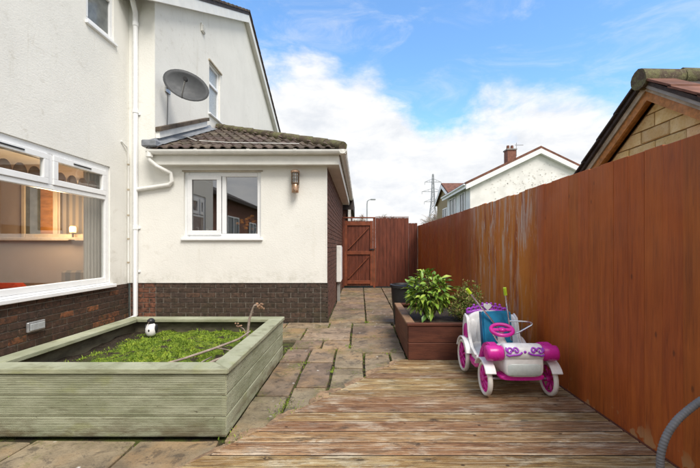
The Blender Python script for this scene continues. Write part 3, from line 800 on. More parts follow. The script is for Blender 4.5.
# ---- interior of the wing (seen through the picture window)
mb = MB()
mb.box((-7.0, 5.27, .0), (LX - .101, 5.37, 2.42)); mb.box((-7.1, 2.51, 0), (-7.0, 5.27, 2.42)); mb.box((-7.0, 2.505, 0), (LX - .101, 2.55, 2.42))
mb.build('interior_wall', 'peach', house)
boxo('ceiling', (-7.0, 2.551, 2.34), (LX - .101, 5.269, 2.42), 'room_white', house)
boxo('interior_floor', (-7.0, 2.551, -.04), (LX - .101, 5.269, .04), 'carpet', house)
hx0, hx1, hz0, hz1 = -4.93, -3.98, 1.27, 2.10          # window-like hatch in the back wall
hw = boxo('hatch', (hx0, 5.235, hz0), (hx0 + .05, 5.268, hz1), 'pale_wood', house, .004)
for (a, b, c, d) in ((hx1 - .05, hx1, hz0, hz1), (hx0 + .051, hx1 - .051, hz0, hz0 + .05), (hx0 + .051, hx1 - .051, hz1 - .05, hz1), (-4.47, -4.41, hz0 + .051, hz1 - .051)):
    bar_box('frame', (a, 5.236, c), (b, 5.267, d), 'pale_wood', hw, .004)
boxo('sill', (hx0 - .5, 5.17, hz0 - .05), (hx1 + .05, 5.268, hz0 - .002), 'pale_wood', hw, .006)
boxo('pane', (hx0 + .04, 5.255, hz0 + .04), (-4.66, 5.262, hz1 - .04), 'frosted_dark', hw)
boxo('blind', (-4.655, 5.245, hz0 + .05), (-4.475, 5.262, hz1 - .05), 'orange_wood', hw)
boxo('curtain', (-4.36, 5.235, hz0 + .05), (-4.03, 5.262, hz1 - .05), 'stripe2', hw)
mb = MB()                                               # curtain beside the picture window
for i in range(14):
    yy = 4.78 + .03 * i; mb.tube([(LX - .19 + .02 * (i % 2), yy, .30), (LX - .19 + .02 * (i % 2), yy, 2.25)], .02, 6)
mb.build('curtain', 'curtain', house)
mb = MB().box((LX - .150, 2.80, 2.12), (LX - .140, 4.97, 2.30)); pelmet = mb.build('pelmet', 'lace', house)
yy = 2.95
while yy < 4.9:                                          # scalloped brown border standing behind the top lights
    mb = MB(); poly = [(LX - .130, yy + .080 * math.cos(a), 1.90 + .125 * math.sin(a)) for a in [math.pi * k / 10 for k in range(11)]]
    mb.prism(poly, (-.012, 0, 0)).build('scallop', 'brown_cloth', pelmet); yy += .172
# dim annex room
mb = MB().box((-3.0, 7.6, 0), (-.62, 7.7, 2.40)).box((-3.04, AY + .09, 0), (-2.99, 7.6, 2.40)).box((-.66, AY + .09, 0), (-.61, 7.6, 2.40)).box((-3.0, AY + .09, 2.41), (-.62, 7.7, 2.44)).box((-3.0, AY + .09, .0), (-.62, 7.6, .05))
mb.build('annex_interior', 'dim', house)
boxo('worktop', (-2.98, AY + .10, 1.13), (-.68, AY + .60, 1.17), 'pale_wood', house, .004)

# ---- annex eaves
EX, EY, EZ = -.305, 5.24, 2.33          # fascia planes, soffit height
boxo('fascia', (-3.068, EY, EZ), (EX, EY + .02, EZ + .17), 'fascia', house, .003)
boxo('fascia', (EX - .02, EY + .021, EZ), (EX, 10.30, EZ + .17), 'fascia', house, .003)
mb = MB().box((-3.068, EY + .021, EZ + .006), (EX - .021, AY - .013, EZ + .016)).box((AX - .012, AY - .012, EZ + .006), (EX - .021, 10.30, EZ + .016))
mb.build('soffit', 'fascia', house)
def gutter_profile(w=.112, h=.062, n=8):
    o_ = [(w / 2 + w / 2 * math.cos(math.pi + math.pi * k / n), -h * math.sin(math.pi * k / n)) for k in range(n + 1)]
    i_ = [(w / 2 + (w / 2 - .006) * math.cos(2 * math.pi - math.pi * k / n), -(h - .006) * math.sin(math.pi * k / n)) for k in range(n + 1)]
    return o_ + i_
GZ = 2.525
gp = gutter_profile()
fg = MB().prism([(-3.06, EY - .112 + u, GZ + v) for u, v in gp], (3.06 - .185, 0, -.0)).build('gutter', 'upvc_old', house, 0)
sg = MB().prism([(EX + .001 + u, EY - .112, GZ + v) for u, v in gp], (0, 5.2, 0)).build('gutter', 'upvc_old', house, 0)
for X in (-2.37, -1.62, -.95): MB().prism([(X, EY - .118 + u * 1.10, GZ + .004 + v * 1.12) for u, v in gutter_profile()], (.045, 0, 0)).build('bracket', 'upvc_old', fg)
yy = 5.5
while yy < 10.2:
    MB().prism([(EX - .004 + u * 1.10, yy, GZ + .004 + v * 1.12) for u, v in gutter_profile()], (0, .04, 0)).build('bracket', 'upvc_old', sg); yy += .45
MB().tube(bez((-3.03, EY - .06, GZ - .02), (-3.03, EY - .06, GZ - .05), (-3.03, EY - .06, GZ - .10), 2), .048, 8).build('outlet', 'upvc_old', fg)
# corner turn of the gutter
MB().lathe([(.056, -.06), (.060, -.02), (.060, .002)], (EX + .057, EY - .056, GZ), 14).build('gutter_angle', 'upvc_old', fg)
# square downpipe of the annex joining the long one
def sqpipe(pts, w, name, parent, mat='upvc_old'):
    for a, b in zip(pts[:-1], pts[1:]): pass
    mb = MB().tube(pts, w * .72, 4)
    return mb.build(name, mat, parent)
def pipe(pts, r, name, parent, mat='upvc_old', seg=10):
    return MB().tube(pts, r, seg).build(name, mat, parent, smooth=True, sharp=40)
dp = pipe([(-3.03, EY - .06, GZ - .05), (-3.03, EY - .06, GZ - .14), (-2.955, EY - .02, GZ - .22), (-2.80, AY - .07, GZ - .30), (-2.79, AY - .06, GZ - .42), (-2.83, AY - .055, GZ - .47), (-3.30, AY - .055, 1.985)], .030, 'downpipe', house)
# long downpipe
px_, py_ = -3.335, AY - .052
dp = pipe([(px_, py_, 4.50), (px_, py_, .115), (px_ - .03, py_ - .03, .075), (px_ - .12, py_ - .12, .035)], .034, 'downpipe', house, 'upvc')
pipe([(px_ + .04, py_ - .16, 4.86), (px_ + .04, py_ - .15, 4.74), (px_ + .01, py_ - .02, 4.60), (px_, py_, 4.46)], .036, 'offset_bend', dp, 'upvc')
for z in (4.44, 3.15, 1.42): MB().lathe([(.036, -.03), (.041, -.028), (.041, .028), (.036, .03)], (px_, py_, z), 12).build('collar', 'upvc', dp)
boxo('outlet', (px_ - .03, py_ - .22, 4.82), (px_ + .10, py_ - .09, 4.92), 'upvc', dp, .012)
for z in (1.40, 3.10, .75): boxo('pipe_clip', (px_ - .055, py_ + .02, z), (px_ + .055, AY - .012, z + .03), 'upvc', dp, .003)
# thin waste pipe in the corner
tp = pipe([(LX + .012, AY - .20, 2.66), (LX + .03, AY - .10, 2.60), (LX + .03, AY - .07, 2.52), (LX + .03, AY - .07, .60)], .011, 'service_pipe', house, 'upvc_old')
for z in (2.35, 1.98, 1.6, 1.25, .9): MB().lathe([(.017, -.012), (.017, .012)], (LX + .03, AY - .07, z), 8).build('pipe_clip', 'grey_wood', tp)

# ---- annex hip roof
RY0, RX0, RZ0 = EY - .06, EX + .06, 2.535      # eave line
HYT, HZT = 7.74, 3.66                          # where the hip meets the gable wall
sl = (HZT - RZ0) / (HYT - RY0)
mb = MB()
mb.add([(GX, RY0, RZ0 - .02), (RX0, RY0, RZ0 - .02), (GX, HYT, HZT - .02), (RX0, 11.0, RZ0 - .02), (GX, 11.0, HZT - .02)], [(0, 1, 2), (1, 3, 4, 2)])
mb.add([(GX, RY0, RZ0 - .05), (RX0, RY0, RZ0 - .05), (GX, HYT, HZT - .05), (RX0, 11.0, RZ0 - .05), (GX, 11.0, HZT - .05)], [(0, 1, 2), (1, 3, 4, 2)])
roof = mb.build('annex_roof', 'tile_dark', house)
def tile_mesh(w, l):                            # double-roll interlocking tile
    n = 12; vs = []; fs = []
    prof = []
    for i in range(n + 1):
        u = i / n; ph = (u * 2) % 1.0
        prof.append(.030 * max(0, math.sin(math.pi * min(1, ph / .62))) ** .8 if ph < .62 else 0.0)
    for (yv, dz) in ((0, .018), (l, .0)):
        for i in range(n + 1): vs.append((w * i / n, yv, prof[i] + dz))
    for i in range(n + 1): vs.append((w * i / n, 0, prof[i] + .018 - .016))
    for i in range(n): fs += [(i, i + 1, n + 2 + i, n + 1 + i), (2 * n + 2 + i, 2 * n + 3 + i, i + 1, i)]
    m_ = MB().add(vs, fs).mesh('roof_tile'); m_.materials.append(M['tile']); return m_
tw, tl = .30, .30
tme = tile_mesh(tw, tl + .04)
ang = math.atan(sl)
fl = math.hypot(HZT - RZ0, HYT - RY0); r = 0
while r * tl * 1.0 < fl:
    d = r * tl; yy = RY0 + d * math.cos(ang) - .02; zz = RZ0 + d * math.sin(ang)
    X = GX + .01
    while X < RX0:
        hip_x = RX0 + (GX - RX0) * (d + .12) / fl
        if X + tw * .55 < hip_x: inst('roof_tile', tme, (X + random.uniform(-.004, .004), yy, zz + random.uniform(-.002, .004)), roof, (ang, 0, 0))
        X += tw
    r += 1
mb = MB(); r = 0                                # side slope: edge-on from here, one sheet of tiles
ang2 = math.atan((HZT - RZ0) / (RX0 - GX)); sl2 = math.hypot(HZT - RZ0, RX0 - GX)
vsrc = [v.co.copy() for v in tme.vertices]; fsrc = [tuple(p.vertices) for p in tme.polygons]
while r * tl < sl2 - .1:
    d = r * tl; yy = RY0 + .1 + (HYT - RY0) * d / sl2
    while yy < 10.7:
        mt = Matrix.Translation((RX0 - d * math.cos(ang2) + .02, yy, RZ0 + d * math.sin(ang2))) @ Matrix.Rotation(R(90), 4, 'Z') @ Matrix.Rotation(ang2, 4, 'X')
        mb.add([mt @ v for v in vsrc], fsrc); yy += tw
    r += 1
o = mb.build('side_tiles', 'tile', roof); tag(o, kind='stuff')
hp0 = Vector((RX0 + .0, RY0 + .0, RZ0 + .04)); hp1 = Vector((GX, HYT, HZT + .05)); n = 11   # mossy hip tiles
for i in range(n):
    a = hp0.lerp(hp1, i / n); b = hp0.lerp(hp1, (i + 1) / n + .012)
    mb = MB().tube([a, a.lerp(b, .5), b], [.078, .075, .070], 12)
    mb.v = [(v[0] + random.uniform(-.006, .006), v[1], v[2] + random.uniform(-.006, .006)) for v in mb.v]
    mb.build('hip_tile', 'hip', roof, smooth=True, sharp=50)
# flashing against the gable wall: lead apron, white board, tile-edged top
fl_ = MB()
N = 40
vs = []; fs = []
for i in range(N + 1):
    f = i / N; yy = RY0 - .05 + (7.42 - RY0) * f; zz = RZ0 + .035 + sl * (yy - RY0)
    wv = .05 + .085 * abs(math.sin(f * math.pi * 9.0)) ** .7
    vs += [(GX + .001, yy, zz + .10), (GX + .03, yy, zz + .055), (GX + .06 + wv, yy, zz + .012 + .022 * math.sin(f * math.pi * 9) ** 2)]
for i in range(N):
    for k in range(2): fs.append((3 * i + k, 3 * i + k + 1, 3 * i + k + 4, 3 * i + k + 3))
fl_.add(vs, fs).build('lead_flashing', 'lead', roof)
boxo('lead_corner', (GX - .05, RY0 - .06, RZ0 + .03), (GX + .16, RY0 + .10, RZ0 + .13), 'lead', roof, .015)
def ramp_strip(y0, y1, h0, h1, x0, x1):
    z0 = RZ0 + sl * (y0 - RY0); z1 = RZ0 + sl * (y1 - RY0)
    return MB().prism([(x0, y0, z0 + h0), (x0, y1, z1 + h0), (x0, y1, z1 + h1), (x0, y0, z0 + h1)], (x1 - x0, 0, 0))
ramp_strip(5.42, 7.10, .13, .235, GX, GX + .055).build('flashing_board', 'upvc_old', roof)
ramp_strip(5.40, 7.14, .237, .30, GX, GX + .085).build('capping_tile', 'tile', roof)
MB().tube([(GX + .15, 5.95, RZ0 + sl * .77 + .10), (-2.6, 5.72, RZ0 + sl * .52 + .06), (-2.0, 5.50, RZ0 + sl * .3 + .06), (-1.3, 5.36, RZ0 + sl * .16 + .07), (-.9, 5.33, RZ0 + sl * .13 + .07)], .006, 6).build('aerial_cable', 'upvc_old', roof)
# ---- main gable roof and its verge
AYp, AZp, EVY, EVZ = 9.57, 7.30, 5.10, 4.83
sN = (AZp - EVZ) / (AYp - EVY)
mb = MB()
VX = GX + .13
for (ya, za, yb, zb) in ((EVY, EVZ, AYp, AZp), (2 * AYp - EVY, EVZ, AYp, AZp)):
    mb.prism([(VX, ya, za), (VX, yb, zb), (VX, yb, zb + .09), (VX, ya, za + .09)], (-6.2, 0, 0))
mr = mb.build('roof', 'tile_dark', house)
for (ya, yb) in ((EVY, AYp), (2 * AYp - EVY, AYp)):
    MB().prism([(VX - .03, ya, EVZ - .20), (VX - .03, yb, AZp - .20), (VX - .03, yb, AZp - .004), (VX - .03, ya, EVZ - .004)], (.022, 0, 0)).build('bargeboard', 'fascia', mr)
    MB().prism([(GX + .002, ya, EVZ - .19), (GX + .002, yb, AZp - .19), (GX + .002, yb, AZp - .175), (GX + .002, ya, EVZ - .175)], (.096, 0, 0)).build('verge_soffit', 'fascia', mr)
for i in range(17):
    for side in (0, 1):
        ya = EVY + (AYp - EVY) * i / 17; za = EVZ + (AZp - EVZ) * i / 17
        if side: yy = 2 * AYp - ya
        else: yy = ya
        sgn = -1 if side else 1
        MB().prism([(VX + .02, yy, za + .085), (VX + .02, yy + sgn * .285, za + .085 + .285 * sN - .012), (VX + .02, yy + sgn * .285, za + .125 + .285 * sN - .012), (VX + .02, yy, za + .135)], (-.30, 0, 0)).build('verge_tile', 'tile', mr)
MB().prism([(GX - 4, EVY - .10 + u, EVZ + .06 + v) for u, v in gutter_profile()], (3.93, 0, 0)).build('gutter', 'upvc_old', mr)
boxo('fascia', (-9, EVY + .03, EVZ - .14), (GX + .02, EVY + .05, EVZ + .02), 'fascia', mr)
mb = MB().prism([(LX + .2, 2.2, 5.24), (-6.2, 2.2, 6.75), (-9.2, 2.2, 5.24)], (0, 3.9, 0)); mb.build('wing_roof', 'tile_dark', house)
# vent in the gable, brick light in the plinth, meter box
vn = boxo('air_vent', (GX, 6.93, 5.30), (GX + .03, 7.08, 5.46), 'upvc_old', house, .006)
for i in range(4): boxo('louvre', (GX + .031, 6.945, 5.32 + .032 * i), (GX + .045, 7.065, 5.335 + .032 * i), 'fascia', vn)

# ------------------------------------------------------------------ things on the house
bl = thing('brick_light', 'small grey frosted brick light set in the dark plinth below the picture window', 'light', (LX, 3.83, .24))
boxo('frame', (LX + .006, 3.715, .238), (LX + .035, 3.925, .345), 'galv', bl, .008)
boxo('lens', (LX + .0355, 3.735, .256), (LX + .046, 3.905, .327), 'frosted', bl, .004)
mbx = thing('meter_box', 'white plastic meter box on the brick side wall', 'meter box', (AX, 7.5, .39))
boxo('case', (AX + .004, 7.43, .40), (AX + .10, 7.86, 1.16), 'upvc_old', mbx, .012)
boxo('door', (AX + .101, 7.45, .43), (AX + .112, 7.84, 1.13), 'upvc', mbx, .004)
boxo('conduit', (AX + .02, 7.50, -.01), (AX + .08, 7.56, .398), 'concrete', mbx)
# outdoor wall lamp
lx, lz, ly = -.955, 2.055, AY - .012
wl = thing('wall_lamp', 'bronze cylindrical outdoor wall lamp with caged upper half under the eaves', 'lamp', (lx, ly, lz))
boxo('back_plate', (lx - .045, ly - .018, lz - .04), (lx + .045, ly - .001, lz + .14), 'bronze', wl, .004)
boxo('arm', (lx - .015, ly - .05, lz + .02), (lx + .015, ly - .018, lz + .06), 'bronze', wl)
c = (lx, ly - .085, 0)
MB().lathe([(.05, lz - .125), (.052, lz - .12), (.052, lz - .005), (.048, lz)], c, 20).build('lower_cylinder', 'copper', wl, smooth=True, sharp=40)
MB().lathe([(.058, lz + .001), (.062, lz + .006), (.062, lz + .018), (.058, lz + .022)], c, 20).build('ring', 'bronze', wl)
MB().lathe([(.045, lz + .023), (.045, lz + .165)], c, 16).build('diffuser', 'frosted', wl, smooth=True, sharp=40)
MB().lathe([(.062, lz + .166), (.066, lz + .172), (.066, lz + .195), (.05, lz + .205)], c, 20).build('cap', 'copper', wl)
for k in range(12):
    a = 2 * math.pi * k / 12
    MB().tube([(lx + .056 * math.cos(a), ly - .085 + .056 * math.sin(a), lz + .02), (lx + .056 * math.cos(a), ly - .085 + .056 * math.sin(a), lz + .17)], .005, 5).build('cage_bar', 'bronze', wl)
for z in (.07, .12):
    MB().tube([(lx + .057 * math.cos(a), ly - .085 + .057 * math.sin(a), lz + z) for a in [2 * math.pi * k / 16 for k in range(16)]], .004, 5, close=True).build('cage_ring', 'bronze', wl)
# satellite dish
sd = thing('satellite_dish', 'oval grey satellite dish bracketed to the white gable wall', 'satellite dish', (GX, 5.72, 3.66))
dc = Vector((-2.66, 5.52, 3.61)); nrm = Vector((.40, -1, .10)).normalized()
ux = Vector((1, .22, -.36)); ux = (ux - nrm * ux.dot(nrm)).normalized(); uz = nrm.cross(ux).normalized()
if uz.z < 0: uz = -uz
mb = MB(); rings, seg = 7, 32; vs = [tuple(dc - nrm * .075)]; fs = []
for i in range(1, rings + 1):
    q = i / rings
    for k in range(seg):
        a = 2 * math.pi * k / seg
        vs.append(tuple(dc + ux * .325 * q * math.cos(a) + uz * .215 * q * math.sin(a) - nrm * .075 * (1 - q * q)))
for k in range(seg): fs.append((0, 1 + k, 1 + (k + 1) % seg))
for i in range(rings - 1):
    for k in range(seg):
        fs.append((1 + i * seg + k, 1 + i * seg + (k + 1) % seg, 1 + (i + 1) * seg + (k + 1) % seg, 1 + (i + 1) * seg + k))
o = MB().add(vs, fs).build('reflector', 'dish', sd, smooth=True)
md = o.modifiers.new('solid', 'SOLIDIFY'); md.thickness = .006
MB().tube([dc + ux * .327 * math.cos(a) + uz * .217 * math.sin(a) for a in [2 * math.pi * k / 32 for k in range(32)]], .007, 6, close=True).build('rim', 'dish', sd, smooth=True)
foot = dc - uz * .21 + ux * .01; head = dc + nrm * .24 - uz * .045 + ux * .015
MB().tube([foot - nrm * .02, foot + nrm * .06 + uz * .02, head], .012, 8).build('feed_arm', 'galv', sd)
MB().tube([head - nrm * .03 + uz * .02, head + nrm * .04 + uz * .005], [.03, .03], 10).build('receiver', 'black', sd)
MB().tube([dc - nrm * .085, Vector((-2.95, 5.66, 3.66)), Vector((GX + .01, 5.72, 3.66))], .022, 8).build('bracket', 'galv', sd)
boxo('wall_plate', (GX + .001, 5.66, 3.58), (GX + .02, 5.80, 3.74), 'galv', sd, .003)
MB().tube([(GX + .012, 5.73, 3.58), (GX + .012, 5.72, 3.2), (GX + .012, 5.70, 2.92)], .005, 5).build('cable', 'black', sd)

# ------------------------------------------------------------------ furniture behind the glass
tl_ = thing('table_lamp', 'small lit table lamp behind the picture window', 'lamp', (-4.14, 5.20, 1.27))
MB().lathe([(.05, 1.222), (.05, 1.235), (.012, 1.24), (.012, 1.34)], (-4.14, 5.19, 0), 12).build('base', 'bronze', tl_)
MB().lathe([(.038, 1.34), (.042, 1.36), (.042, 1.41), (.03, 1.43)], (-4.14, 5.19, 0), 12).build('shade', 'lamp', tl_, smooth=True)
pd = bpy.data.lights.new('bulb_light', 'POINT'); pd.energy = 18; pd.color = (1, .70, .42); pd.shadow_soft_size = .18
pl_ = bpy.data.objects.new('bulb_light', pd); COL.objects.link(pl_); attach(pl_, tl_); pl_.location = (-4.20, 4.86, 1.55)
sf = thing('sofa', 'red-orange sofa seen low in the picture window', 'sofa', (-5.3, 4.55, .04))
boxo('seat', (-6.3, 4.1, .10), (-4.5, 4.95, .48), 'red_fabric', sf, .05); boxo('backrest', (-6.3, 4.78, .481), (-4.58, 5.0, .64), 'red_fabric', sf, .05)
boxo('armrest', (-4.49, 4.12, .10), (-4.34, 4.95, .56), 'red_fabric', sf, .05)
for X in (-6.2, -4.6):
    for Y in (4.2, 4.85): boxo('leg', (X, Y, .04), (X + .05, Y + .05, .10), 'pale_wood', sf)
ch = thing('chair', 'striped grey-brown chair back seen through the picture window', 'chair', (-4.0, 5.0, .04))
boxo('backrest', (-4.22, 5.06, .42), (-3.78, 5.12, .80), 'stripe', ch, .03); boxo('seat', (-4.22, 4.72, .40), (-3.78, 5.055, .47), 'stripe', ch, .02)
for X in (-4.20, -3.84):
    for Y in (4.74, 5.07): boxo('leg', (X, Y, .04), (X + .04, Y + .04, .40 if Y < 5 else .42), 'pale_wood', ch)
SZ = 1.17
def bottle(x, y, h, mat, label):
    b = thing('soap_bottle', label, 'bottle', (x, y, SZ))
    MB().lathe([(.030, SZ + .001), (.034, SZ + .01), (.034, SZ + h * .6), (.014, SZ + h * .72), (.012, SZ + h * .8)], (x, y, 0), 14).build('bottle_body', mat, b, smooth=True, sharp=50)
    MB().tube([(x, y, SZ + h * .8), (x, y, SZ + h), (x - .035, y, SZ + h)], .006, 6).build('pump', 'ceramic', b)
bottle(-2.40, 5.68, .24, 'ceramic', 'white pump bottle behind the narrow left pane of the annex window')
bottle(-2.56, 5.70, .27, 'amber', 'amber pump bottle at the far left of the annex window ledge')
bottle(-1.62, 5.64, .27, 'ceramic', 'white pump bottle at the right end of the annex window ledge')
vs_ = thing('vase_of_flowers', 'white vase of orange flowers behind the wide annex window pane', 'flowers', (-1.80, 5.75, SZ))
MB().lathe([(.035, SZ + .001), (.05, SZ + .06), (.03, SZ + .14), (.035, SZ + .16)], (-1.80, 5.75, 0), 14).build('vase', 'ceramic', vs_, smooth=True)
for i in range(16):
    q = Vector((-1.78 + random.gauss(0, .085), 5.75 + random.gauss(0, .04), SZ + .34 + random.gauss(0, .055)))
    MB().tube([(-1.80, 5.75, SZ + .15), q], .003, 4).build('stalk', 'stem', vs_); MB().ball(q, (.034, .034, .024), 8, 5).build('flower_head', 'orange_flower', vs_)
pl3 = thing('pot_plant', 'small dark red plant in the narrow left pane of the annex window', 'plant', (-2.30, 5.72, SZ))
MB().lathe([(.035, SZ + .001), (.045, SZ + .09)], (-2.30, 5.72, 0), 12).build('pot', 'copper', pl3)
MB().ball((-2.30, 5.72, SZ + .21), (.065, .05, .07), 10, 7).build('foliage', 'brown_wood', pl3); MB().tube([(-2.30, 5.72, SZ + .08), (-2.30, 5.72, SZ + .18)], .006, 5).build('stem', 'stem', pl3)

# ------------------------------------------------------------------ raised bed
PX0, PX1, PY0, PY1, PH = -2.35, -.777, 2.12, 3.715, .412
bed = thing('raised_bed', 'large square green-painted ribbed timber raised bed', 'raised bed', (-1.55, 2.9, 0))
def ribbed(axis, p, u0, u1, z0, z1, outward, nm='side_board', n=11):
    prof = [(0, z0)]; q = (z1 - z0 - .008) / n
    for i in range(n):
        b = z0 + .004 + q * i; prof += [(.004 if i else .002, b), (.004, b + q * .55), (-.002, b + q * .68), (-.002, b + q * .92)]
    prof += [(.004, z1 - .003), (0, z1), (-.024, z1), (-.024, z0)]
    if axis == 'Y': poly = [(u0, p + outward * d, z) for d, z in prof]; d = (u1 - u0, 0, 0)
    else: poly = [(p + outward * d, u0, z) for d, z in prof]; d = (0, u1 - u0, 0)
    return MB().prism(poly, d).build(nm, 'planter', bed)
zs = [0.0, .122, .247, .378]
for i in range(3):
    j = random.uniform(0, .003)
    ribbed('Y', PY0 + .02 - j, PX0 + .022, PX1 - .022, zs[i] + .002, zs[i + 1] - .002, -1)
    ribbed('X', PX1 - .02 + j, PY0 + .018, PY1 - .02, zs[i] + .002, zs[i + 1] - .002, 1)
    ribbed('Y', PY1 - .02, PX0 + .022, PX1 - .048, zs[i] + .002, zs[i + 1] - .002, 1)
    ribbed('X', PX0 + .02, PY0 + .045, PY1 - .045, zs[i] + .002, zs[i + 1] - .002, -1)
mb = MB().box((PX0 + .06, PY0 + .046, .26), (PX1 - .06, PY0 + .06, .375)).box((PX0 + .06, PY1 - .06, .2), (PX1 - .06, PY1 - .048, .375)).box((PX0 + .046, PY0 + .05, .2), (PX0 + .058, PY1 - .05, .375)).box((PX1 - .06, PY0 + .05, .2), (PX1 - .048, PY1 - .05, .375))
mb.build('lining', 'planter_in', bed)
cw = .13
def cap(poly): MB().prism([(x, y, .380) for x, y in poly], (0, 0, .032)).build('rim_board', 'planter', bed, .004)
e = .0015
cap([(PX0, PY0), (PX1, PY0), (PX1 - cw + e, PY0 + cw - e), (PX0 + cw - e, PY0 + cw - e)])
cap([(PX1, PY0 + .003), (PX1, PY1), (PX1 - cw, PY1 - cw), (PX1 - cw, PY0 + cw + .003)])
cap([(PX0, PY1), (PX1 - .003, PY1), (PX1 - cw - .003, PY1 - cw), (PX0 + cw, PY1 - cw)])
cap([(PX0, PY0 + .003), (PX0, PY1 - .003), (PX0 + cw, PY1 - cw - .003), (PX0 + cw, PY0 + cw + .003)])
# soil surface
def soil_h(x, y):
    u = (x - PX0) / (PX1 - PX0); v = (y - PY0) / (PY1 - PY0)
    h = .265 + .05 * math.exp(-((u - .52) ** 2 / .09 + (v - .55) ** 2 / .10)) + .014 * math.sin(9 * x) * math.cos(8 * y + 1) + .014 * math.sin(23 * x + 2) * math.cos(19 * y) + .007 * math.sin(47 * x) * math.sin(43 * y + x)
    if u > .70: h -= .05 * min(1, (u - .70) / .15) * max(0, .9 - v)
    return h
nx = ny = 26; vs = []; fs = []
for j in range(ny + 1):
    for i in range(nx + 1):
        x = PX0 + .06 + (PX1 - PX0 - .12) * i / nx; yv = PY0 + .062 + (PY1 - PY0 - .124) * j / ny
        vs.append((x, yv, soil_h(x, yv) + random.uniform(-.008, .008)))
for j in range(ny):
    for i in range(nx): a = j * (nx + 1) + i; fs.append((a, a + 1, a + nx + 2, a + nx + 1))
o = MB().add(vs, fs).build('soil', 'mossy_soil', None, smooth=True); tag(o, 'dark soil filling the green raised bed', 'soil', kind='stuff')
vs = []; fs = []; rg = random.Random(3)
def blade(vs, fs, p, d, h, w, rg_):
    a = rg_.uniform(0, 6.28); s = Vector((math.cos(a), math.sin(a), 0)) * w; b = len(vs)
    vs += [tuple(p - s), tuple(p + s), tuple(p + d * h * .55 + s * .8), tuple(p + d * h * .55 - s * .8), tuple(p + d * h + Vector((d.x, d.y, -.25)) * h * .3)]
    fs += [(b, b + 1, b + 2, b + 3), (b + 3, b + 2, b + 4)]
cnt = 0
while cnt < 34000:
    u, v = rg.random(), rg.random()
    x = PX0 + .10 + (PX1 - PX0 - .2) * u; yv = PY0 + .09 + (PY1 - PY0 - .18) * v
    k = math.sin(x * 7.3 + 2) * math.cos(yv * 6.1) * .4 + .35 * math.sin(x * 17 + yv * 13) + .35 * math.sin(x * 31 - yv * 37)
    dens = 1.0
    if u < .22: dens *= max(0, (u - .05) / .17)
    if u > .72 and v < .72: dens *= max(0.03, 1 - (u - .72) / .10)
    if v < .08: dens *= .3
    if k < -.40: dens *= .15
    if rg.random() > dens: continue
    p = Vector((x, yv, soil_h(x, yv) - .004)); d = Vector((rg.gauss(0, .42), rg.gauss(0, .42), 1)).normalized()
    tall = 1.0 + (rg.uniform(.8, 2.4) if rg.random() < .04 else 0) + .5 * max(0, k)
    blade(vs, fs, p, d, rg.uniform(.006, .017) * tall, rg.uniform(.0022, .0055), rg); cnt += 1
o = MB(); o.v = vs; o.f = fs; me = bpy.data.meshes.new('grass'); me.from_pydata(vs, [], fs); me.materials.append(M['grass'])
o = bpy.data.objects.new('grass', me); COL.objects.link(o); tag(o, 'bright green mossy grass growing in the raised bed', 'grass', kind='stuff')
# weeds in the joints
vs = []; fs = []
spots = [(-.53, 2.60, 70, .035), (-.56, 2.42, 40, .03), (-.26, 3.3, 40, .03), (-.116, 4.1, 50, .03), (-.30, 2.62, 50, .03), (-.78, 3.66, 60, .03), (.10, 5.42, 60, .03), (-.535, 3.5, 40, .03), (-.76, 4.0, 60, .035), (-.44, 4.36, 50, .025), (-.72, 4.7, 40, .02), (.36, 3.87, 60, .04), (.2, 4.53, 20, .03), (-.81, 2.2, 50, .025), (-.70, 2.10, 60, .03), (-.42, 2.50, 90, .028)]
for (x, yv, n, r_) in spots:
    for i in range(n):
        p = Vector((x + rg.gauss(0, r_), yv + rg.gauss(0, r_ * 1.6), -.012)); d = Vector((rg.gauss(0, .6), rg.gauss(0, .6), 1)).normalized()
        blade(vs, fs, p, d, rg.uniform(.014, .036), rg.uniform(.002, .004), rg)
for (x0, x1, y0, y1) in slabs[:24]:
    for i in range(26):
        x = rg.choice((x0 - .007, x1 + .007)); yv = rg.uniform(y0, y1)
        if rg.random() < .5: blade(vs, fs, Vector((x + rg.gauss(0, .004), yv, -.014)), Vector((rg.gauss(0, .5), rg.gauss(0, .5), 1)).normalized(), rg.uniform(.008, .02), .003, rg)
me = bpy.data.meshes.new('weeds'); me.from_pydata(vs, [], fs); me.materials.append(M['grass'])
o = bpy.data.objects.new('weeds', me); COL.objects.link(o); tag(o, 'small green weeds and moss in the joints of the paving', 'weeds', kind='stuff')
# bird ornament
bx, by, bz = -1.985, 3.42, .285
bd = thing('bird_ornament', 'small black and white penguin-like bird ornament in the far corner of the bed', 'ornament', (bx, by, bz))
MB().lathe([(.025, bz), (.040, bz + .012), (.050, bz + .045), (.048, bz + .075), (.036, bz + .105), (.026, bz + .118)], (bx, by, 0), 16).build('body', 'ceramic', bd, smooth=True)
MB().ball((bx, by, bz + .138), (.033, .036, .032), 14, 10).build('head', 'black', bd, smooth=True)
MB().tube([(bx, by - .028, bz + .136), (bx + .004, by - .062, bz + .128)], [.009, .002], 8).build('beak', 'bronze', bd)
for s in (-1, 1): MB().ball((bx + s * .047, by + .006, bz + .070), (.010, .026, .042), 10, 8).build('wing', 'black', bd, smooth=True)
MB().ball((bx + .006, by - .048, bz + .060), (.008, .006, .012), 8, 6).build('chest_mark', 'black', bd)
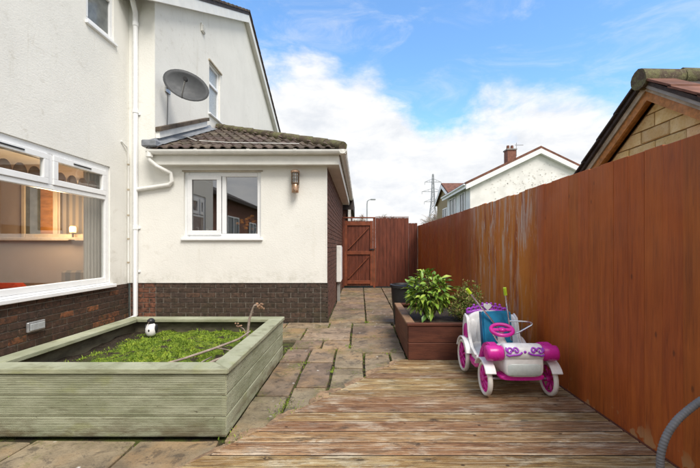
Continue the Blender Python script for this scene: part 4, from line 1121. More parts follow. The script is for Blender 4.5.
# dry stems
def twig(name, label, pts, rads, extra=()):
    r_ = thing(name, label, 'twig', tuple(pts[0]))
    MB().tube(pts, rads, 7).build('stem', 'dry_stem', r_, smooth=True)
    for p, q in extra: MB().tube(p, q, 5).build('side_shoot', 'dry_stem', r_, smooth=True)
    return r_
t1 = twig('dead_plant', 'upright dead flower stem with a curled brown head in the raised bed', [(-.995, 3.16, .22), (-.985, 3.15, .36), (-.965, 3.14, .50), (-.935, 3.13, .585), (-.915, 3.12, .625), (-.89, 3.12, .63)], [.012, .011, .011, .009, .008, .006],
          [([(-.985, 3.15, .36), (-1.02, 3.14, .42), (-1.06, 3.13, .44)], [.005, .004, .003])])
mb = MB()
for i in range(15):
    p = Vector((-.872 + rg.gauss(0, .016), 3.12 + rg.gauss(0, .015), .612 + rg.gauss(0, .016))); mb.ball(p, (rg.uniform(.006, .014), rg.uniform(.006, .012), rg.uniform(.006, .013)), 6, 4)
for i in range(7):
    p = Vector((-1.06 + rg.gauss(0, .012), 3.13 + rg.gauss(0, .01), .44 + rg.gauss(0, .012))); mb.ball(p, .008, 6, 4)
tag(mb.build('seed_head', 'dry_flower', t1), kind='stuff')
twig('fallen_branch', 'long grey dead branch lying across the grass towards the front rim', [(-1.38, 2.36, .335), (-1.25, 2.55, .338), (-1.12, 2.80, .345), (-1.02, 3.02, .355), (-.95, 3.12, .40)], [.007, .009, .010, .009, .006],
     [([(-1.12, 2.80, .345), (-1.00, 2.78, .33), (-.93, 2.72, .315)], [.006, .005, .003])])
twig('curled_root', 'short bent grey root by the right rim of the raised bed', [(-1.06, 2.30, .29), (-1.05, 2.38, .335), (-1.00, 2.50, .345), (-.93, 2.60, .35), (-.90, 2.75, .33)], [.010, .011, .010, .009, .006],
     [([(-1.05, 2.38, .335), (-1.10, 2.50, .33), (-1.08, 2.62, .33)], [.006, .006, .004])])

# ------------------------------------------------------------------ brown planter, shrubs, pot
QX0, QX1, QY0, QY1, QH = .472, 1.50, 3.54, 4.83, .38
bp = thing('planter_box', 'dark brown timber planter box beside the toy car', 'planter', (1, 4.2, 0))
for i, (a, b) in enumerate(((.016, .185), (.188, .352))):
    boxo('front_board', (QX0 + .004, QY0, a), (QX1, QY0 + .03, b), 'brown_wood', bp, .004)
    boxo('side_board', (QX0, QY0 + .031, a), (QX0 + .03, QY1, b), 'brown_wood', bp, .004)
    boxo('side_board', (QX1 - .03, QY0 + .031, a), (QX1, QY1, b), 'brown_wood', bp, .004)
    boxo('back_board', (QX0 + .031, QY1 - .03, a), (QX1 - .031, QY1, b), 'brown_wood', bp, .004)
boxo('rim_board', (QX0 - .01, QY0 - .01, .354), (QX1 + .01, QY0 + .04, .380), 'brown_wood', bp, .004)
boxo('rim_board', (QX0 - .01, QY0 + .042, .354), (QX0 + .075, QY1 + .01, .380), 'brown_rim', bp, .004)
boxo('rim_board', (QX1 - .05, QY0 + .042, .354), (QX1 + .01, QY1 + .01, .380), 'brown_wood', bp, .004)
boxo('rim_board', (QX0 + .077, QY1 - .06, .354), (QX1 - .052, QY1 + .01, .380), 'brown_wood', bp, .004)
boxo('planter_soil', (QX0 + .031, QY0 + .031, .02), (QX1 - .031, QY1 - .031, .325), 'soil', bp)
# glossy shrub, leaf by leaf
lm = MB().add([(0, 0, 0), (-.018, .030, .006), (0, .030, -.003), (.018, .030, .006), (-.021, .058, .004), (0, .060, -.006), (.021, .058, .004), (0, .105, -.020)],
              [(0, 2, 1), (0, 3, 2), (1, 2, 5, 4), (2, 3, 6, 5), (4, 5, 7), (5, 6, 7)]).mesh('leaf', smooth=True); lm.materials.append(M['leaf'])
sh = thing('leafy_shrub', 'bushy light green glossy-leaved shrub in the brown planter', 'shrub', (.80, 4.05, .32))
sc = Vector((.76, 3.98, .62)); mb = MB()
for i in range(16):
    a = rg.uniform(0, 6.28); e_ = rg.uniform(.2, 1.45)
    d = Vector((math.cos(a) * math.cos(e_), math.sin(a) * math.cos(e_), math.sin(e_)))
    mb.tube([(.76 + d.x * .04, 3.98 + d.y * .04, .32), (.76 + d.x * .10, 3.98 + d.y * .10, .46), sc + Vector((d.x * .22, d.y * .2, d.z * .22))], [.007, .005, .003], 5)
mb.build('branches', 'stem', sh)
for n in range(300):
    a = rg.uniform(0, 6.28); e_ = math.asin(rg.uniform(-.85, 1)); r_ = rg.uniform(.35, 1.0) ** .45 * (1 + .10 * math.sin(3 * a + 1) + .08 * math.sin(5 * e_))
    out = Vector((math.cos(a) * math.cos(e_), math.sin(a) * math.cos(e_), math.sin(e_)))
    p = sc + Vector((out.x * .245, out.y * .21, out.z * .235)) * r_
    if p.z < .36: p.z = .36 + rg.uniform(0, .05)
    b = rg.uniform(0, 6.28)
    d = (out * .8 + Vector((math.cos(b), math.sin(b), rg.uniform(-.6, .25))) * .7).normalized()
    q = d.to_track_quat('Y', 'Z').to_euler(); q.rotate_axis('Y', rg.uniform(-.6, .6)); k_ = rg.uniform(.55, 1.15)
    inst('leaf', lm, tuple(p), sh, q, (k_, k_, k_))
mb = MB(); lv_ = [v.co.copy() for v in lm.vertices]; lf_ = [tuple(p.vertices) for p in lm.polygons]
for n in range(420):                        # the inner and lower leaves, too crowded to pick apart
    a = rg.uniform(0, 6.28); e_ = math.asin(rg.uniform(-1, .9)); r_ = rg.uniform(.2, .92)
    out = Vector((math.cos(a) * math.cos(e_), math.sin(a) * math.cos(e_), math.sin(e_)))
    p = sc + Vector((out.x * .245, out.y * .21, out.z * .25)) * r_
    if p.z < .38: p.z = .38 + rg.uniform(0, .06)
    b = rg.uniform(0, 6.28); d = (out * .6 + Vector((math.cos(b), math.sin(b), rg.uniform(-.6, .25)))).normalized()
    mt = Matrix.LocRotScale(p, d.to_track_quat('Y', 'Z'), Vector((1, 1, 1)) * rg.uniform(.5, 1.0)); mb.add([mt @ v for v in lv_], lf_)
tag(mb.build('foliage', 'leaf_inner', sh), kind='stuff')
sh2 = thing('small_leaved_shrub', 'low shrub with small green and reddish leaves behind the toy car', 'shrub', (1.17, 3.95, .32))
vs = []; fs = []; mb = MB()
for i in range(60):
    a = rg.uniform(0, 6.28); e_ = rg.uniform(.05, 1.5)
    d = Vector((math.cos(a) * math.cos(e_), math.sin(a) * math.cos(e_), math.sin(e_)))
    tip = Vector((1.17, 3.95, .36)) + Vector((d.x * .26, d.y * .24, d.z * .38)) * rg.uniform(.7, 1.1)
    mb.tube([(1.17 + d.x * .05, 3.95 + d.y * .05, .32), tip], [.004, .002], 4)
    for k in range(60):
        f = rg.uniform(.25, 1.03); p = Vector((1.17, 3.95, .33)).lerp(tip, f) + Vector((rg.gauss(0, .018), rg.gauss(0, .018), rg.gauss(0, .018)))
        dd = Vector((rg.gauss(0, 1), rg.gauss(0, 1), rg.gauss(.4, 1))).normalized()
        blade(vs, fs, p, dd, rg.uniform(.018, .036), rg.uniform(.004, .008), rg)
mb.build('branches', 'stem', sh2)
me = bpy.data.meshes.new('foliage'); me.from_pydata(vs, [], fs); me.materials.append(M['heather'])
o = bpy.data.objects.new('foliage', me); COL.objects.link(o); attach(o, sh2); tag(o, kind='stuff')
pt = thing('plant_pot', 'black plastic tub behind the brown planter box', 'pot', (.66, 5.25, 0))
MB().lathe([(.15, -.001), (.16, .01), (.20, .40), (.205, .54), (.225, .545), (.225, .585), (.20, .59), (.19, .56)], (.66, 5.25, 0), 24).build('tub', 'black', pt, smooth=True, sharp=40)
MB().lathe([(.19, .50), (.19, .56)], (.66, 5.25, 0), 20).build('compost', 'soil', pt)

# ------------------------------------------------------------------ toy car (front towards the camera)
CX, CY, CZ = 1.18, 2.98, .016
car = thing('toy_car', 'white and magenta carriage-shaped ride-on toy car parked on the deck', 'toy car', (CX, CY, CZ))
def T(x, y, z): return (CX + x, CY + y, CZ + z)
def wheel(x, y, rad, side):
    wl_ = MB().tube([T(x, y + (rad - .014) * math.cos(a), rad + (rad - .014) * math.sin(a)) for a in [2 * math.pi * k / 28 for k in range(28)]], .0145, 8, close=True)
    wl_.v = [(CX + x + (v[0] - CX - x) * 1.35, v[1], v[2]) for v in wl_.v]
    w_ = wl_.build('wheel', 'tyre', car, smooth=True)
    MB().tube([T(x, y + (rad - .030) * math.cos(a), rad + (rad - .030) * math.sin(a)) for a in [2 * math.pi * k / 28 for k in range(28)]], .008, 6, close=True).build('rim', 'magenta', w_, smooth=True)
    mb = MB()
    for k in range(8):
        a = 2 * math.pi * k / 8 + .2
        p0 = Vector(T(x + side * .010, y + .018 * math.cos(a), rad + .018 * math.sin(a))); p1 = Vector(T(x, y + (rad - .03) * math.cos(a + .1), rad + (rad - .03) * math.sin(a + .1)))
        mb.tube([p0, p0.lerp(p1, .55) , p1], [.007, .012, .009], 6)
    mb.build('spokes', 'magenta', w_, smooth=True)
    MB().lathe([(.020, -.022), (.024, -.012), (.024, .012), (.020, .022)], T(x, y, rad), 12, 'X').build('hub', 'magenta', w_, smooth=True, sharp=40)
FY, RYc = -.27, .26
for s in (-1, 1): wheel(s * .238, FY, .125, s); wheel(s * .248, RYc, .142, s)
mb = MB().tube([T(-.236, FY, .125), T(.236, FY, .125)], .009, 8); mb.build('front_axle', 'galv', car)
MB().tube([T(-.246, RYc, .142), T(.246, RYc, .142)], .009, 8).build('rear_axle', 'galv', car)
# body: rounded cross-sections lofted from nose to tail
def loft(secs, nseg=20, exp=3.2):
    mb = MB(); vs = []; fs = []
    for (y, zc, hw_, hh_) in secs:
        for k in range(nseg):
            a = 2 * math.pi * k / nseg; ca, sa = math.cos(a), math.sin(a)
            vs.append(T(hw_ * math.copysign(abs(ca) ** (2 / exp), ca), y, zc + hh_ * math.copysign(abs(sa) ** (2 / exp), sa)))
    m_ = len(secs)
    for i in range(m_ - 1):
        for k in range(nseg): fs.append((i * nseg + k, i * nseg + (k + 1) % nseg, (i + 1) * nseg + (k + 1) % nseg, (i + 1) * nseg + k))
    fs.append(tuple(range(nseg))[::-1]); fs.append(tuple((m_ - 1) * nseg + k for k in range(nseg)))
    return mb.add(vs, fs)
loft([(-.402, .255, .128, .068), (-.396, .256, .137, .076), (-.36, .28, .140, .110), (-.30, .285, .150, .112), (-.20, .275, .160, .100), (-.10, .25, .165, .075), (-.05, .22, .17, .05)], 24, 4.5).build('bonnet', 'white_toy', car, smooth=True, sharp=60)
loft([(-.10, .155, .175, .055), (-.06, .16, .19, .065), (.10, .16, .20, .07), (.28, .165, .205, .075), (.36, .18, .19, .07), (.40, .20, .16, .05)]).build('floor_tub', 'white_toy', car, smooth=True, sharp=60)
loft([(-.375, .165, .150, .018), (-.36, .165, .165, .024), (-.28, .165, .165, .022)], 16).build('bumper', 'magenta', car, smooth=True, sharp=60)
MB().lathe([(.040, -.139), (.062, -.136), (.067, -.12), (.068, 0), (.067, .12), (.062, .136), (.040, .139)], T(0, -.343, .340), 24, 'X').build('bonnet_roll', 'white_toy', car, smooth=True)
loft([(-.4085, .232, .112, .036), (-.400, .232, .124, .046), (-.385, .232, .124, .046)], 20, 6).build('front_panel', 'greypanel', car, smooth=True, sharp=50)
for s in (-1, 1):
    # magenta roll over the front corner that sweeps down and back along the side
    MB().lathe([(.030, -.062), (.049, -.058), (.055, -.045), (.057, .0), (.055, .040), (.054, .056), (.036, .064), (.012, .066)] if s > 0 else [(.012, -.066), (.036, -.064), (.054, -.056), (.055, -.040), (.057, .0), (.055, .045), (.049, .058), (.030, .062)], T(s * .198, -.345, .338), 20, 'X').build('fender', 'magenta', car, smooth=True)
    tail = [(-.345, .374), (-.28, .378), (-.22, .355), (-.17, .30), (-.13, .23), (-.08, .175), (-.01, .148), (.07, .145), (.14, .165), (.19, .205)]
    wid = [.022, .024, .026, .028, .028, .027, .026, .024, .018, .010]
    up_ = []; lo_ = []
    for i_, ((yv, zv), w_) in enumerate(zip(tail, wid)):
        a_ = tail[max(0, i_ - 1)]; b_ = tail[min(len(tail) - 1, i_ + 1)]; L_ = math.hypot(b_[0] - a_[0], b_[1] - a_[1]); nx_, nz_ = -(b_[1] - a_[1]) / L_, (b_[0] - a_[0]) / L_
        up_.append((yv + nx_ * w_, zv + nz_ * w_)); lo_.append((yv - nx_ * w_, zv - nz_ * w_))
    MB().prism([T(s * .165, yv, zv) for yv, zv in up_ + lo_[::-1]], (s * .070, 0, 0)).build('side_sweep', 'magenta', car, .007, 2)
    mb = MB()                                # white mudguard arcs
    pts_o = [(FY + .155 * math.cos(a), .125 + .155 * math.sin(a)) for a in [R(30 + 120 * k / 10) for k in range(11)]]
    pts_i = [(FY + .142 * math.cos(a), .125 + .142 * math.sin(a)) for a in [R(30 + 120 * k / 10) for k in range(11)]][::-1]
    mb.prism([T(s * .20, yv, zv) for yv, zv in pts_o + pts_i], (s * .078, 0, 0)).build('mudguard', 'white_toy', car, .004)
    pts_o = [(RYc + .172 * math.cos(a), .142 + .172 * math.sin(a)) for a in [R(20 + 140 * k / 10) for k in range(11)]]
    pts_i = [(RYc + .158 * math.cos(a), .142 + .158 * math.sin(a)) for a in [R(20 + 140 * k / 10) for k in range(11)]][::-1]
    mb = MB().prism([T(s * .205, yv, zv) for yv, zv in pts_o + pts_i], (s * .065, 0, 0)); mb.build('mudguard', 'white_toy', car, .004)
    # side panel of the carriage shell
    prof = [(-.02, .17), (.0, .215), (.06, .235), (.12, .25), (.17, .30), (.20, .36), (.215, .42), (.24, .475), (.30, .50), (.37, .485), (.40, .40), (.40, .22), (.34, .17)]
    MB().prism([T(s * .198, yv, zv) for yv, zv in prof], (s * .020, 0, 0)).build('side_panel', 'white_toy', car, .006)
    # magenta oval armrest
    MB().ball(T(s * .226, .265, .345), (.016, .055, .085), 14, 10).build('armrest', 'magenta', car, smooth=True)
    MB().tube([T(s * .222, yv, zv + .004) for yv, zv in prof[1:9]], .009, 6).build('edge_trim', 'white_toy', car, smooth=True)
# tufted back rest: arched, with padded columns
bk = loft([(.335, .335, .195, .175), (.355, .340, .205, .188), (.395, .340, .205, .188), (.41, .335, .19, .175)], 28, 2.8).build('backrest', 'white_toy', car, smooth=True, sharp=60)
for i in range(5):
    x = -.14 + .07 * i; h = .145 * math.sqrt(max(.2, 1 - (x / .24) ** 2))
    MB().ball(T(x, .335, .335), (.036, .018, h), 12, 10).build('padding', 'white_toy', bk, smooth=True)
# crown on the back rest
cr = MB()
for i in range(9):
    x = -.165 + .041 * i; zz = .522 + .030 * math.cos(x / .165 * 1.5)
    cr.tube([T(x + .019 * math.cos(a), .372, zz + .019 * math.sin(a)) for a in [2 * math.pi * k / 12 for k in range(12)]], .010, 6, close=True)
cr.tube([T(-.19 + .38 * i / 12, .372, .500 + .030 * math.cos((-.19 + .38 * i / 12) / .19 * 1.5)) for i in range(13)], .014, 8)
for i in range(7): x = -.12 + .04 * i; cr.ball(T(x, .372, .559 + .030 * math.cos(x / .165 * 1.5)), .012, 8, 6)
cr = cr.build('crown', 'purple', car, smooth=True)
hp = []
for k in range(24):
    a = 2 * math.pi * k / 24; hp.append((.0023 * 16 * math.sin(a) ** 3, .0023 * (13 * math.cos(a) - 5 * math.cos(2 * a) - 2 * math.cos(3 * a) - math.cos(4 * a))))
MB().prism([T(x, .345, .562 + z) for x, z in hp], (0, .03, 0)).build('heart', 'white_toy', cr, .003)
# scrollwork on the bonnet front
def scroll(cx_, cz_, s, r0):
    pts = []
    for k in range(18):
        a = k * .42; r_ = r0 * (1 - k / 22); pts.append((cx_ + s * (r_ * math.cos(a)), cz_ + r_ * math.sin(a)))
    return pts
mb = MB()
def nose_y(z): return -.343 - math.sqrt(max(.0004, .068 ** 2 - (z - .340) ** 2))
def nose_tube(p2, r_): mb.tube([T(x, nose_y(z) - .004, z) for x, z in p2], r_, 6)
for s in (-1, 1):
    nose_tube(scroll(s * .062, .372, s, .021), .0065); nose_tube(scroll(s * .108, .368, -s, .024), .0065)
    nose_tube([(s * .022, .360), (s * .04, .347), (s * .065, .342), (s * .09, .342), (s * .115, .335), (s * .135, .345)], .0075)
    nose_tube([(s * .125, .36), (s * .135, .375), (s * .130, .39)], .006)
mb.ball(T(0, nose_y(.362), .362), (.011, .007, .011), 8, 6)
mb.build('scrollwork', 'purple', car, smooth=True)
# steering wheel
cc = Vector(T(-.035, -.075, .445)); ax = Vector((0, -.55, .83)).normalized(); e1 = Vector((1, 0, 0)); e2 = ax.cross(e1)
st = MB().tube([cc + e1 * .088 * math.cos(a) + e2 * .060 * math.sin(a) for a in [2 * math.pi * k / 24 for k in range(24)]], .015, 8, close=True).build('steering_wheel', 'magenta', car, smooth=True)
MB().bar(cc - e1 * .085, cc + e1 * .085, .03, .016, ax).build('spoke', 'magenta', st, .004)
MB().ball(cc, (.035, .03, .02), 12, 8).build('hub', 'magenta', st, smooth=True)
MB().tube([cc - ax * .01, cc - ax * .06, Vector(T(-.035, -.10, .32))], [.018, .022, .04], 10).build('steering_column', 'white_toy', car, smooth=True)

# ------------------------------------------------------------------ folded doll pushchair standing in the toy car
pc = thing('doll_pushchair', 'folded doll pushchair with blue seat and lime grips in the toy car', 'pushchair', (1.17, 3.08, .24))
qs = [(1.035, 3.055, .262), (1.305, 3.10, .262), (1.305, 3.16, .575), (1.035, 3.115, .575)]
mb = MB().prism(qs, (.008, -.035, .0)); seat = mb.build('seat', 'bluefab', pc, .012, 2)
mb = MB().tube([(1.035, 3.035, .262), (1.035, 3.10, .575)], .011, 8).build('edging', 'blueedge', seat, smooth=True)
def rod(name, pts, r_, mat='chrome', par=pc): return MB().tube(pts, r_, 8).build(name, mat, par, smooth=True, sharp=40)
a0, a1 = Vector((.93, 3.02, .735)), Vector((1.10, 3.06, .53))
rod('push_tube', [a1 + (a1 - a0) * 1.0, a1, a0], .0085)
rod('grip', [a0 + (a0 - a1) * .02, a0 + (a0 - a1) * .22], .014, 'lime')
b0, b1 = Vector((1.225, 3.03, .725)), Vector((1.265, 3.06, .50))
rod('push_tube', [b1 + (b1 - b0) * .9, b1, b0], .0085)
rod('grip', [b0, b0 + (b0 - b1) * .28], .014, 'lime')
rod('frame_tube', [(1.255, 3.02, .508), (1.33, 2.98, .515), (1.395, 2.97, .512), (1.418, 2.965, .500), (1.415, 2.965, .485), (1.33, 2.98, .43), (1.27, 3.0, .40)], .0075)
rod('frame_tube', [(1.10, 3.0, .42), (1.13, 2.97, .36), (1.17, 2.95, .31)], .0075)

# ------------------------------------------------------------------ ribbed hose arching up at the right edge
hs = thing('ribbed_hose', 'grey ribbed flexible hose arching up at the right edge of the deck', 'hose', (1.25, 1.5, .015))
path = [Vector((1.25, 1.5, .018)), Vector((1.25, 1.5, .10))] + bez((1.251, 1.5, .24), (1.258, 1.5, .34), (1.325, 1.5, .412), 14) + bez((1.335, 1.5, .422), (1.52, 1.48, .615), (1.56, 1.44, .50), 16) + bez((1.565, 1.435, .47), (1.575, 1.42, .30), (1.575, 1.40, .02), 12)
fine = []
for a, b in zip(path[:-1], path[1:]):
    n = max(1, int((b - a).length / .0028))
    for i in range(n): fine.append(a.lerp(b, i / n))
MB().tube(fine, [.0145 + .0009 * math.sin(i * 2 * math.pi / 4.0) for i in range(len(fine))], 12).build('hose_wall', 'hose', hs, smooth=True)
MB().tube([path[0] - Vector((0, 0, .002)), path[0] + Vector((0, 0, .03))], .019, 12).build('cuff', 'black', hs)
MB().tube([path[-1] - Vector((0, 0, .002)), path[-1] + Vector((0, 0, .03))], .019, 12).build('cuff', 'black', hs)

# ------------------------------------------------------------------ neighbours
# outbuilding with yellow blocks behind the fence
NX, NYA, NZA = 3.30, 4.00, 2.79
ob = thing('outbuilding', 'yellow block outbuilding with brown bargeboards just behind the fence', 'building', (5, NYA, 0))
SL_L, SL_R = .69, .71
yl, yr = NYA + 3.2, NYA - 2.3
base_w = MB().prism([(NX + .02, yl, -.06), (NX + .02, yr, -.06), (NX + .02, yr, NZA - (NYA - yr) * SL_R), (NX + .02, NYA, NZA), (NX + .02, yl, NZA - (yl - NYA) * SL_L)], (4.0, 0, 0)).build('wall', 'mortar_pale', ob)
bl_me = MB().box((-.03, 0, 0), (0, .375, .142)).mesh('stone_block', .010); bl_me.materials.append(M['block'])
r = 0; z = .62
while z < NZA:
    yv = NYA - 2.3 + (.195 if r % 2 else 0)
    while yv < NYA + 3.0:
        zt = z + .142
        ok = zt < NZA - .04 - SL_L * max(0, yv + .375 - NYA) and zt < NZA - .04 - SL_R * max(0, NYA - yv)
        if z > 1.4 and zt < NZA + .12 and not ok and z < NZA - SL_L * max(0, yv - NYA) - .02 and z < NZA - SL_R * max(0, NYA - yv - .375) - .02:
            poly = [(yv, z), (yv + .375, z), (yv + .375, zt), (yv, zt)]
            poly = clip(poly, (NYA, NZA - .045), (-SL_L, -1)); poly = clip(poly, (NYA, NZA - .045), (SL_R, -1))
            if len(poly) >= 3: MB().prism([(NX, a, b) for a, b in poly], (.03, 0, 0)).build('stone_block', 'block', base_w)
        elif ok and z > 1.3: inst('stone_block', bl_me, (NX + .03 - .003 + random.uniform(-.004, .004), yv, z), base_w)
        yv += .39
    z += .156; r += 1
def slope_pts(X, lo_h, hi_h, far): 
    if far: return [(X, NYA, NZA + lo_h), (X, yl + .2, NZA - (yl + .2 - NYA) * SL_L + lo_h), (X, yl + .2, NZA - (yl + .2 - NYA) * SL_L + hi_h), (X, NYA, NZA + hi_h)]
    return [(X, NYA, NZA + lo_h), (X, yr - .2, NZA - (NYA - yr + .2) * SL_R + lo_h), (X, yr - .2, NZA - (NYA - yr + .2) * SL_R + hi_h), (X, NYA, NZA + hi_h)]
rf = MB().prism(slope_pts(NX - .17, .16, .205, True), (4.5, 0, 0)).prism(slope_pts(NX - .17, .16, .205, False), (4.5, 0, 0)).build('roof', 'tile_dark', ob)
for far in (True, False):
    MB().prism(slope_pts(NX - .135, .075, .155, far), (.025, 0, 0)).build('verge_board', 'grey_wood', rf)
    MB().prism(slope_pts(NX - .115, -.03, .072, far), (.030, 0, 0)).build('bargeboard', 'orange_wood', rf)
    MB().prism(slope_pts(NX - .083, .02, .04, far), (.080, 0, 0)).build('soffit_board', 'orange_wood', rf)
    if not far: MB().prism(slope_pts(NX - .162, .12, .158, far), (.025, 0, 0)).build('undercloak', 'concrete', rf)
for i in range(10):                           # stepped verge tiles
    for far in (True, False):
        s = 1 if far else -1; k = SL_L if far else SL_R
        ya = NYA + s * (.05 + .32 * i); yb = ya + s * .36
        za = NZA + .20 - k * abs(ya - NYA); zb = NZA + .20 - k * abs(yb - NYA)
        MB().prism([(NX - .20, ya, za + .012), (NX - .20, yb, zb + .03), (NX - .20, yb, zb + .055), (NX - .20, ya, za + .037)], (.31, 0, 0)).build('verge_tile', 'tile_dark' if far else 'tile_red', rf)
for i in range(9):
    mb = MB().tube([(NX - .21 + .45 * i, NYA, NZA + .20), (NX - .21 + .45 * (i + 1) + .01, NYA, NZA + .20)], [.115, .108], 14)
    mb.v = [(v[0], v[1] + random.uniform(-.006, .006), v[2] + random.uniform(-.008, .008)) for v in mb.v]
    mb.build('ridge_tile', 'hip', rf, smooth=True, sharp=50)
# white gabled house beyond the fence
def gable_house(name, label, x0, x1, y0, y1, eave, ridge, axis, wall, roofm, parts):
    h = thing(name, label, 'house', ((x0 + x1) / 2, (y0 + y1) / 2, 0))
    mb = MB()
    if axis == 'Y':
        xm_ = (x0 + x1) / 2; mb.prism([(x0, y0, -.06), (x1, y0, -.06), (x1, y0, eave), (xm_, y0, ridge), (x0, y0, eave)], (0, y1 - y0, 0))
    else:
        ym_ = (y0 + y1) / 2; mb.prism([(x0, y0, -.06), (x0, y1, -.06), (x0, y1, eave), (x0, ym_, ridge), (x0, y0, eave)], (x1 - x0, 0, 0))
    mb.build('wall', wall, h)
    mb = MB(); ov = .3; th = .14
    if axis == 'Y':
        k = (ridge - eave) / (xm_ - x0)
        for s, xe in ((-1, x0), (1, x1)):
            mb.prism([(xe + s * ov, y0 - .22, eave - k * ov + .03), (xm_, y0 - .22, ridge + .03), (xm_, y0 - .22, ridge + .03 + th), (xe + s * ov, y0 - .22, eave - k * ov + .03 + th)], (0, y1 - y0 + .44, 0))
    else:
        k = (ridge - eave) / (ym_ - y0)
        for s, ye in ((-1, y0), (1, y1)):
            mb.prism([(x0 - .22, ye + s * ov, eave - k * ov + .03), (x0 - .22, ym_, ridge + .03), (x0 - .22, ym_, ridge + .03 + th), (x0 - .22, ye + s * ov, eave - k * ov + .03 + th)], (x1 - x0 + .44, 0, 0))
    rf_ = mb.build('roof', roofm, h)
    if axis == 'Y':
        for s, xe in ((-1, x0), (1, x1)):
            MB().prism([(xe + s * ov, y0 - .25, eave - k * ov - .26), (xm_, y0 - .25, ridge - .26), (xm_, y0 - .25, ridge + .02), (xe + s * ov, y0 - .25, eave - k * ov + .02)], (0, .04, 0)).build('bargeboard', 'upvc', rf_)
            MB().prism([(xe, y0 - .209, eave - .25), (xm_, y0 - .209, ridge - .25), (xm_, y0 - .209, ridge - .22), (xe, y0 - .209, eave - .22)], (0, .207, 0)).build('soffit', 'upvc', rf_)
            boxo('fascia', (xe + s * ov - .03, y0 - .2, eave - k * ov - .18), (xe + s * ov + .03, y1 + .2, eave - k * ov + .026), 'upvc', rf_)
            boxo('gutter', (xe + s * (ov + .09) - .05, y0 - .2, eave - k * ov - .03), (xe + s * (ov + .09) + .05, y1 + .2, eave - k * ov + .06), 'upvc', rf_, .02)
    else:
        for s, ye in ((-1, y0), (1, y1)):
            MB().prism([(x0 - .25, ye + s * ov, eave - k * ov - .26), (x0 - .25, ym_, ridge - .26), (x0 - .25, ym_, ridge + .02), (x0 - .25, ye + s * ov, eave - k * ov + .02)], (.04, 0, 0)).build('bargeboard', 'upvc', rf_)
            boxo('gutter', (x0 - .2, ye + s * (ov + .05) - .05, eave - k * ov - .05), (x1 + .2, ye + s * (ov + .05) + .05, eave - k * ov + .05), 'upvc', rf_)
    return h, rf_
def far_window(h, plane, pos, u0, u1, z0, z1, out):
    def B(name, a, b, c, d, p0, p1, mat, par):
        lo, hi = min(p0, p1), max(p0, p1)
        return boxo(name, (lo, a, c), (hi, b, d), mat, par) if plane == 'X' else boxo(name, (a, lo, c), (b, hi, d), mat, par)
    w_ = B('window', u0, u1, z0, z1, pos - out * .02, pos + out * .02, 'frosted_dark', h)
    t_ = .07; p0, p1 = pos + out * .021, pos + out * .06
    B('frame', u0, u0 + t_, z0, z1, p0, p1, 'upvc', w_); B('frame', u1 - t_, u1, z0, z1, p0, p1, 'upvc', w_)
    B('frame', u0 + t_, u1 - t_, z0, z0 + t_, p0, p1, 'upvc', w_); B('frame', u0 + t_, u1 - t_, z1 - t_, z1, p0, p1, 'upvc', w_)
    m_ = (u0 + u1) / 2; B('mullion', m_ - .035, m_ + .035, z0 + t_, z1 - t_, p0, p1, 'upvc', w_)
    B('sill', u0 - .08, u1 + .08, z0 - .07, z0 - .002, p0, pos + out * .12, 'upvc', w_)
h1, r1 = gable_house('neighbour_house', 'white pebbledashed gabled house with brick chimney beyond the fence', 6.3, 14.2, 20.6, 26.0, 4.80, 6.70, 'Y', 'render_far', 'tile_red', None)
far_window(h1, 'X', 6.3, 21.5, 22.6, 3.15, 4.45, -1); far_window(h1, 'X', 6.3, 23.6, 25.2, 3.1, 4.45, -1)
# flaked render patches on the gable
mb = MB(); rg2 = random.Random(11)
for i in range(240):
    x = rg2.gauss(10.0, 1.35); z = rg2.gauss(4.75, .50)
    if z > 6.70 - abs(x - 10.25) * .47 - .35 or z < 3.6 or not 6.9 < x < 13.6: continue
    n_ = rg2.randint(5, 8); w_ = rg2.uniform(.02, .075); hh_ = w_ * rg2.uniform(.4, 1.0)
    mb.prism([(x + w_ * math.cos(2 * math.pi * k / n_) * rg2.uniform(.5, 1), 20.592, z + hh_ * math.sin(2 * math.pi * k / n_) * rg2.uniform(.5, 1)) for k in range(n_)], (0, .006, 0))
o = mb.build('flaked_patches', 'grey_wash', h1); tag(o, kind='stuff')
cm = boxo('chimney', (9.6, 23.4, 6.2), (10.15, 24.0, 7.45), 'brick_back', r1)
boxo('chimney_cap', (9.55, 23.35, 7.451), (10.2, 24.05, 7.53), 'concrete', cm)
for X in (9.74, 10.0): MB().lathe([(.09, 7.531), (.11, 7.56), (.09, 7.80)], (X, 23.7, 0), 10).build('chimney_pot', 'tile_red', cm)
MB().tube([(10.3, 23.7, 7.1), (10.3, 23.7, 8.0)], .02, 5).tube([(10.2, 23.7, 7.85), (10.75, 23.7, 7.85)], .018, 5).build('aerial', 'galv', cm)
h2, r2 = gable_house('cream_house', 'cream house with brown tiled roof behind the white gabled house', 7.2, 13.0, 28.2, 33.6, 5.15, 6.45, 'X', 'mortar_pale', 'tile_red', None)
far_window(h2, 'X', 7.2, 29.6, 31.2, 3.2, 4.4, -1)
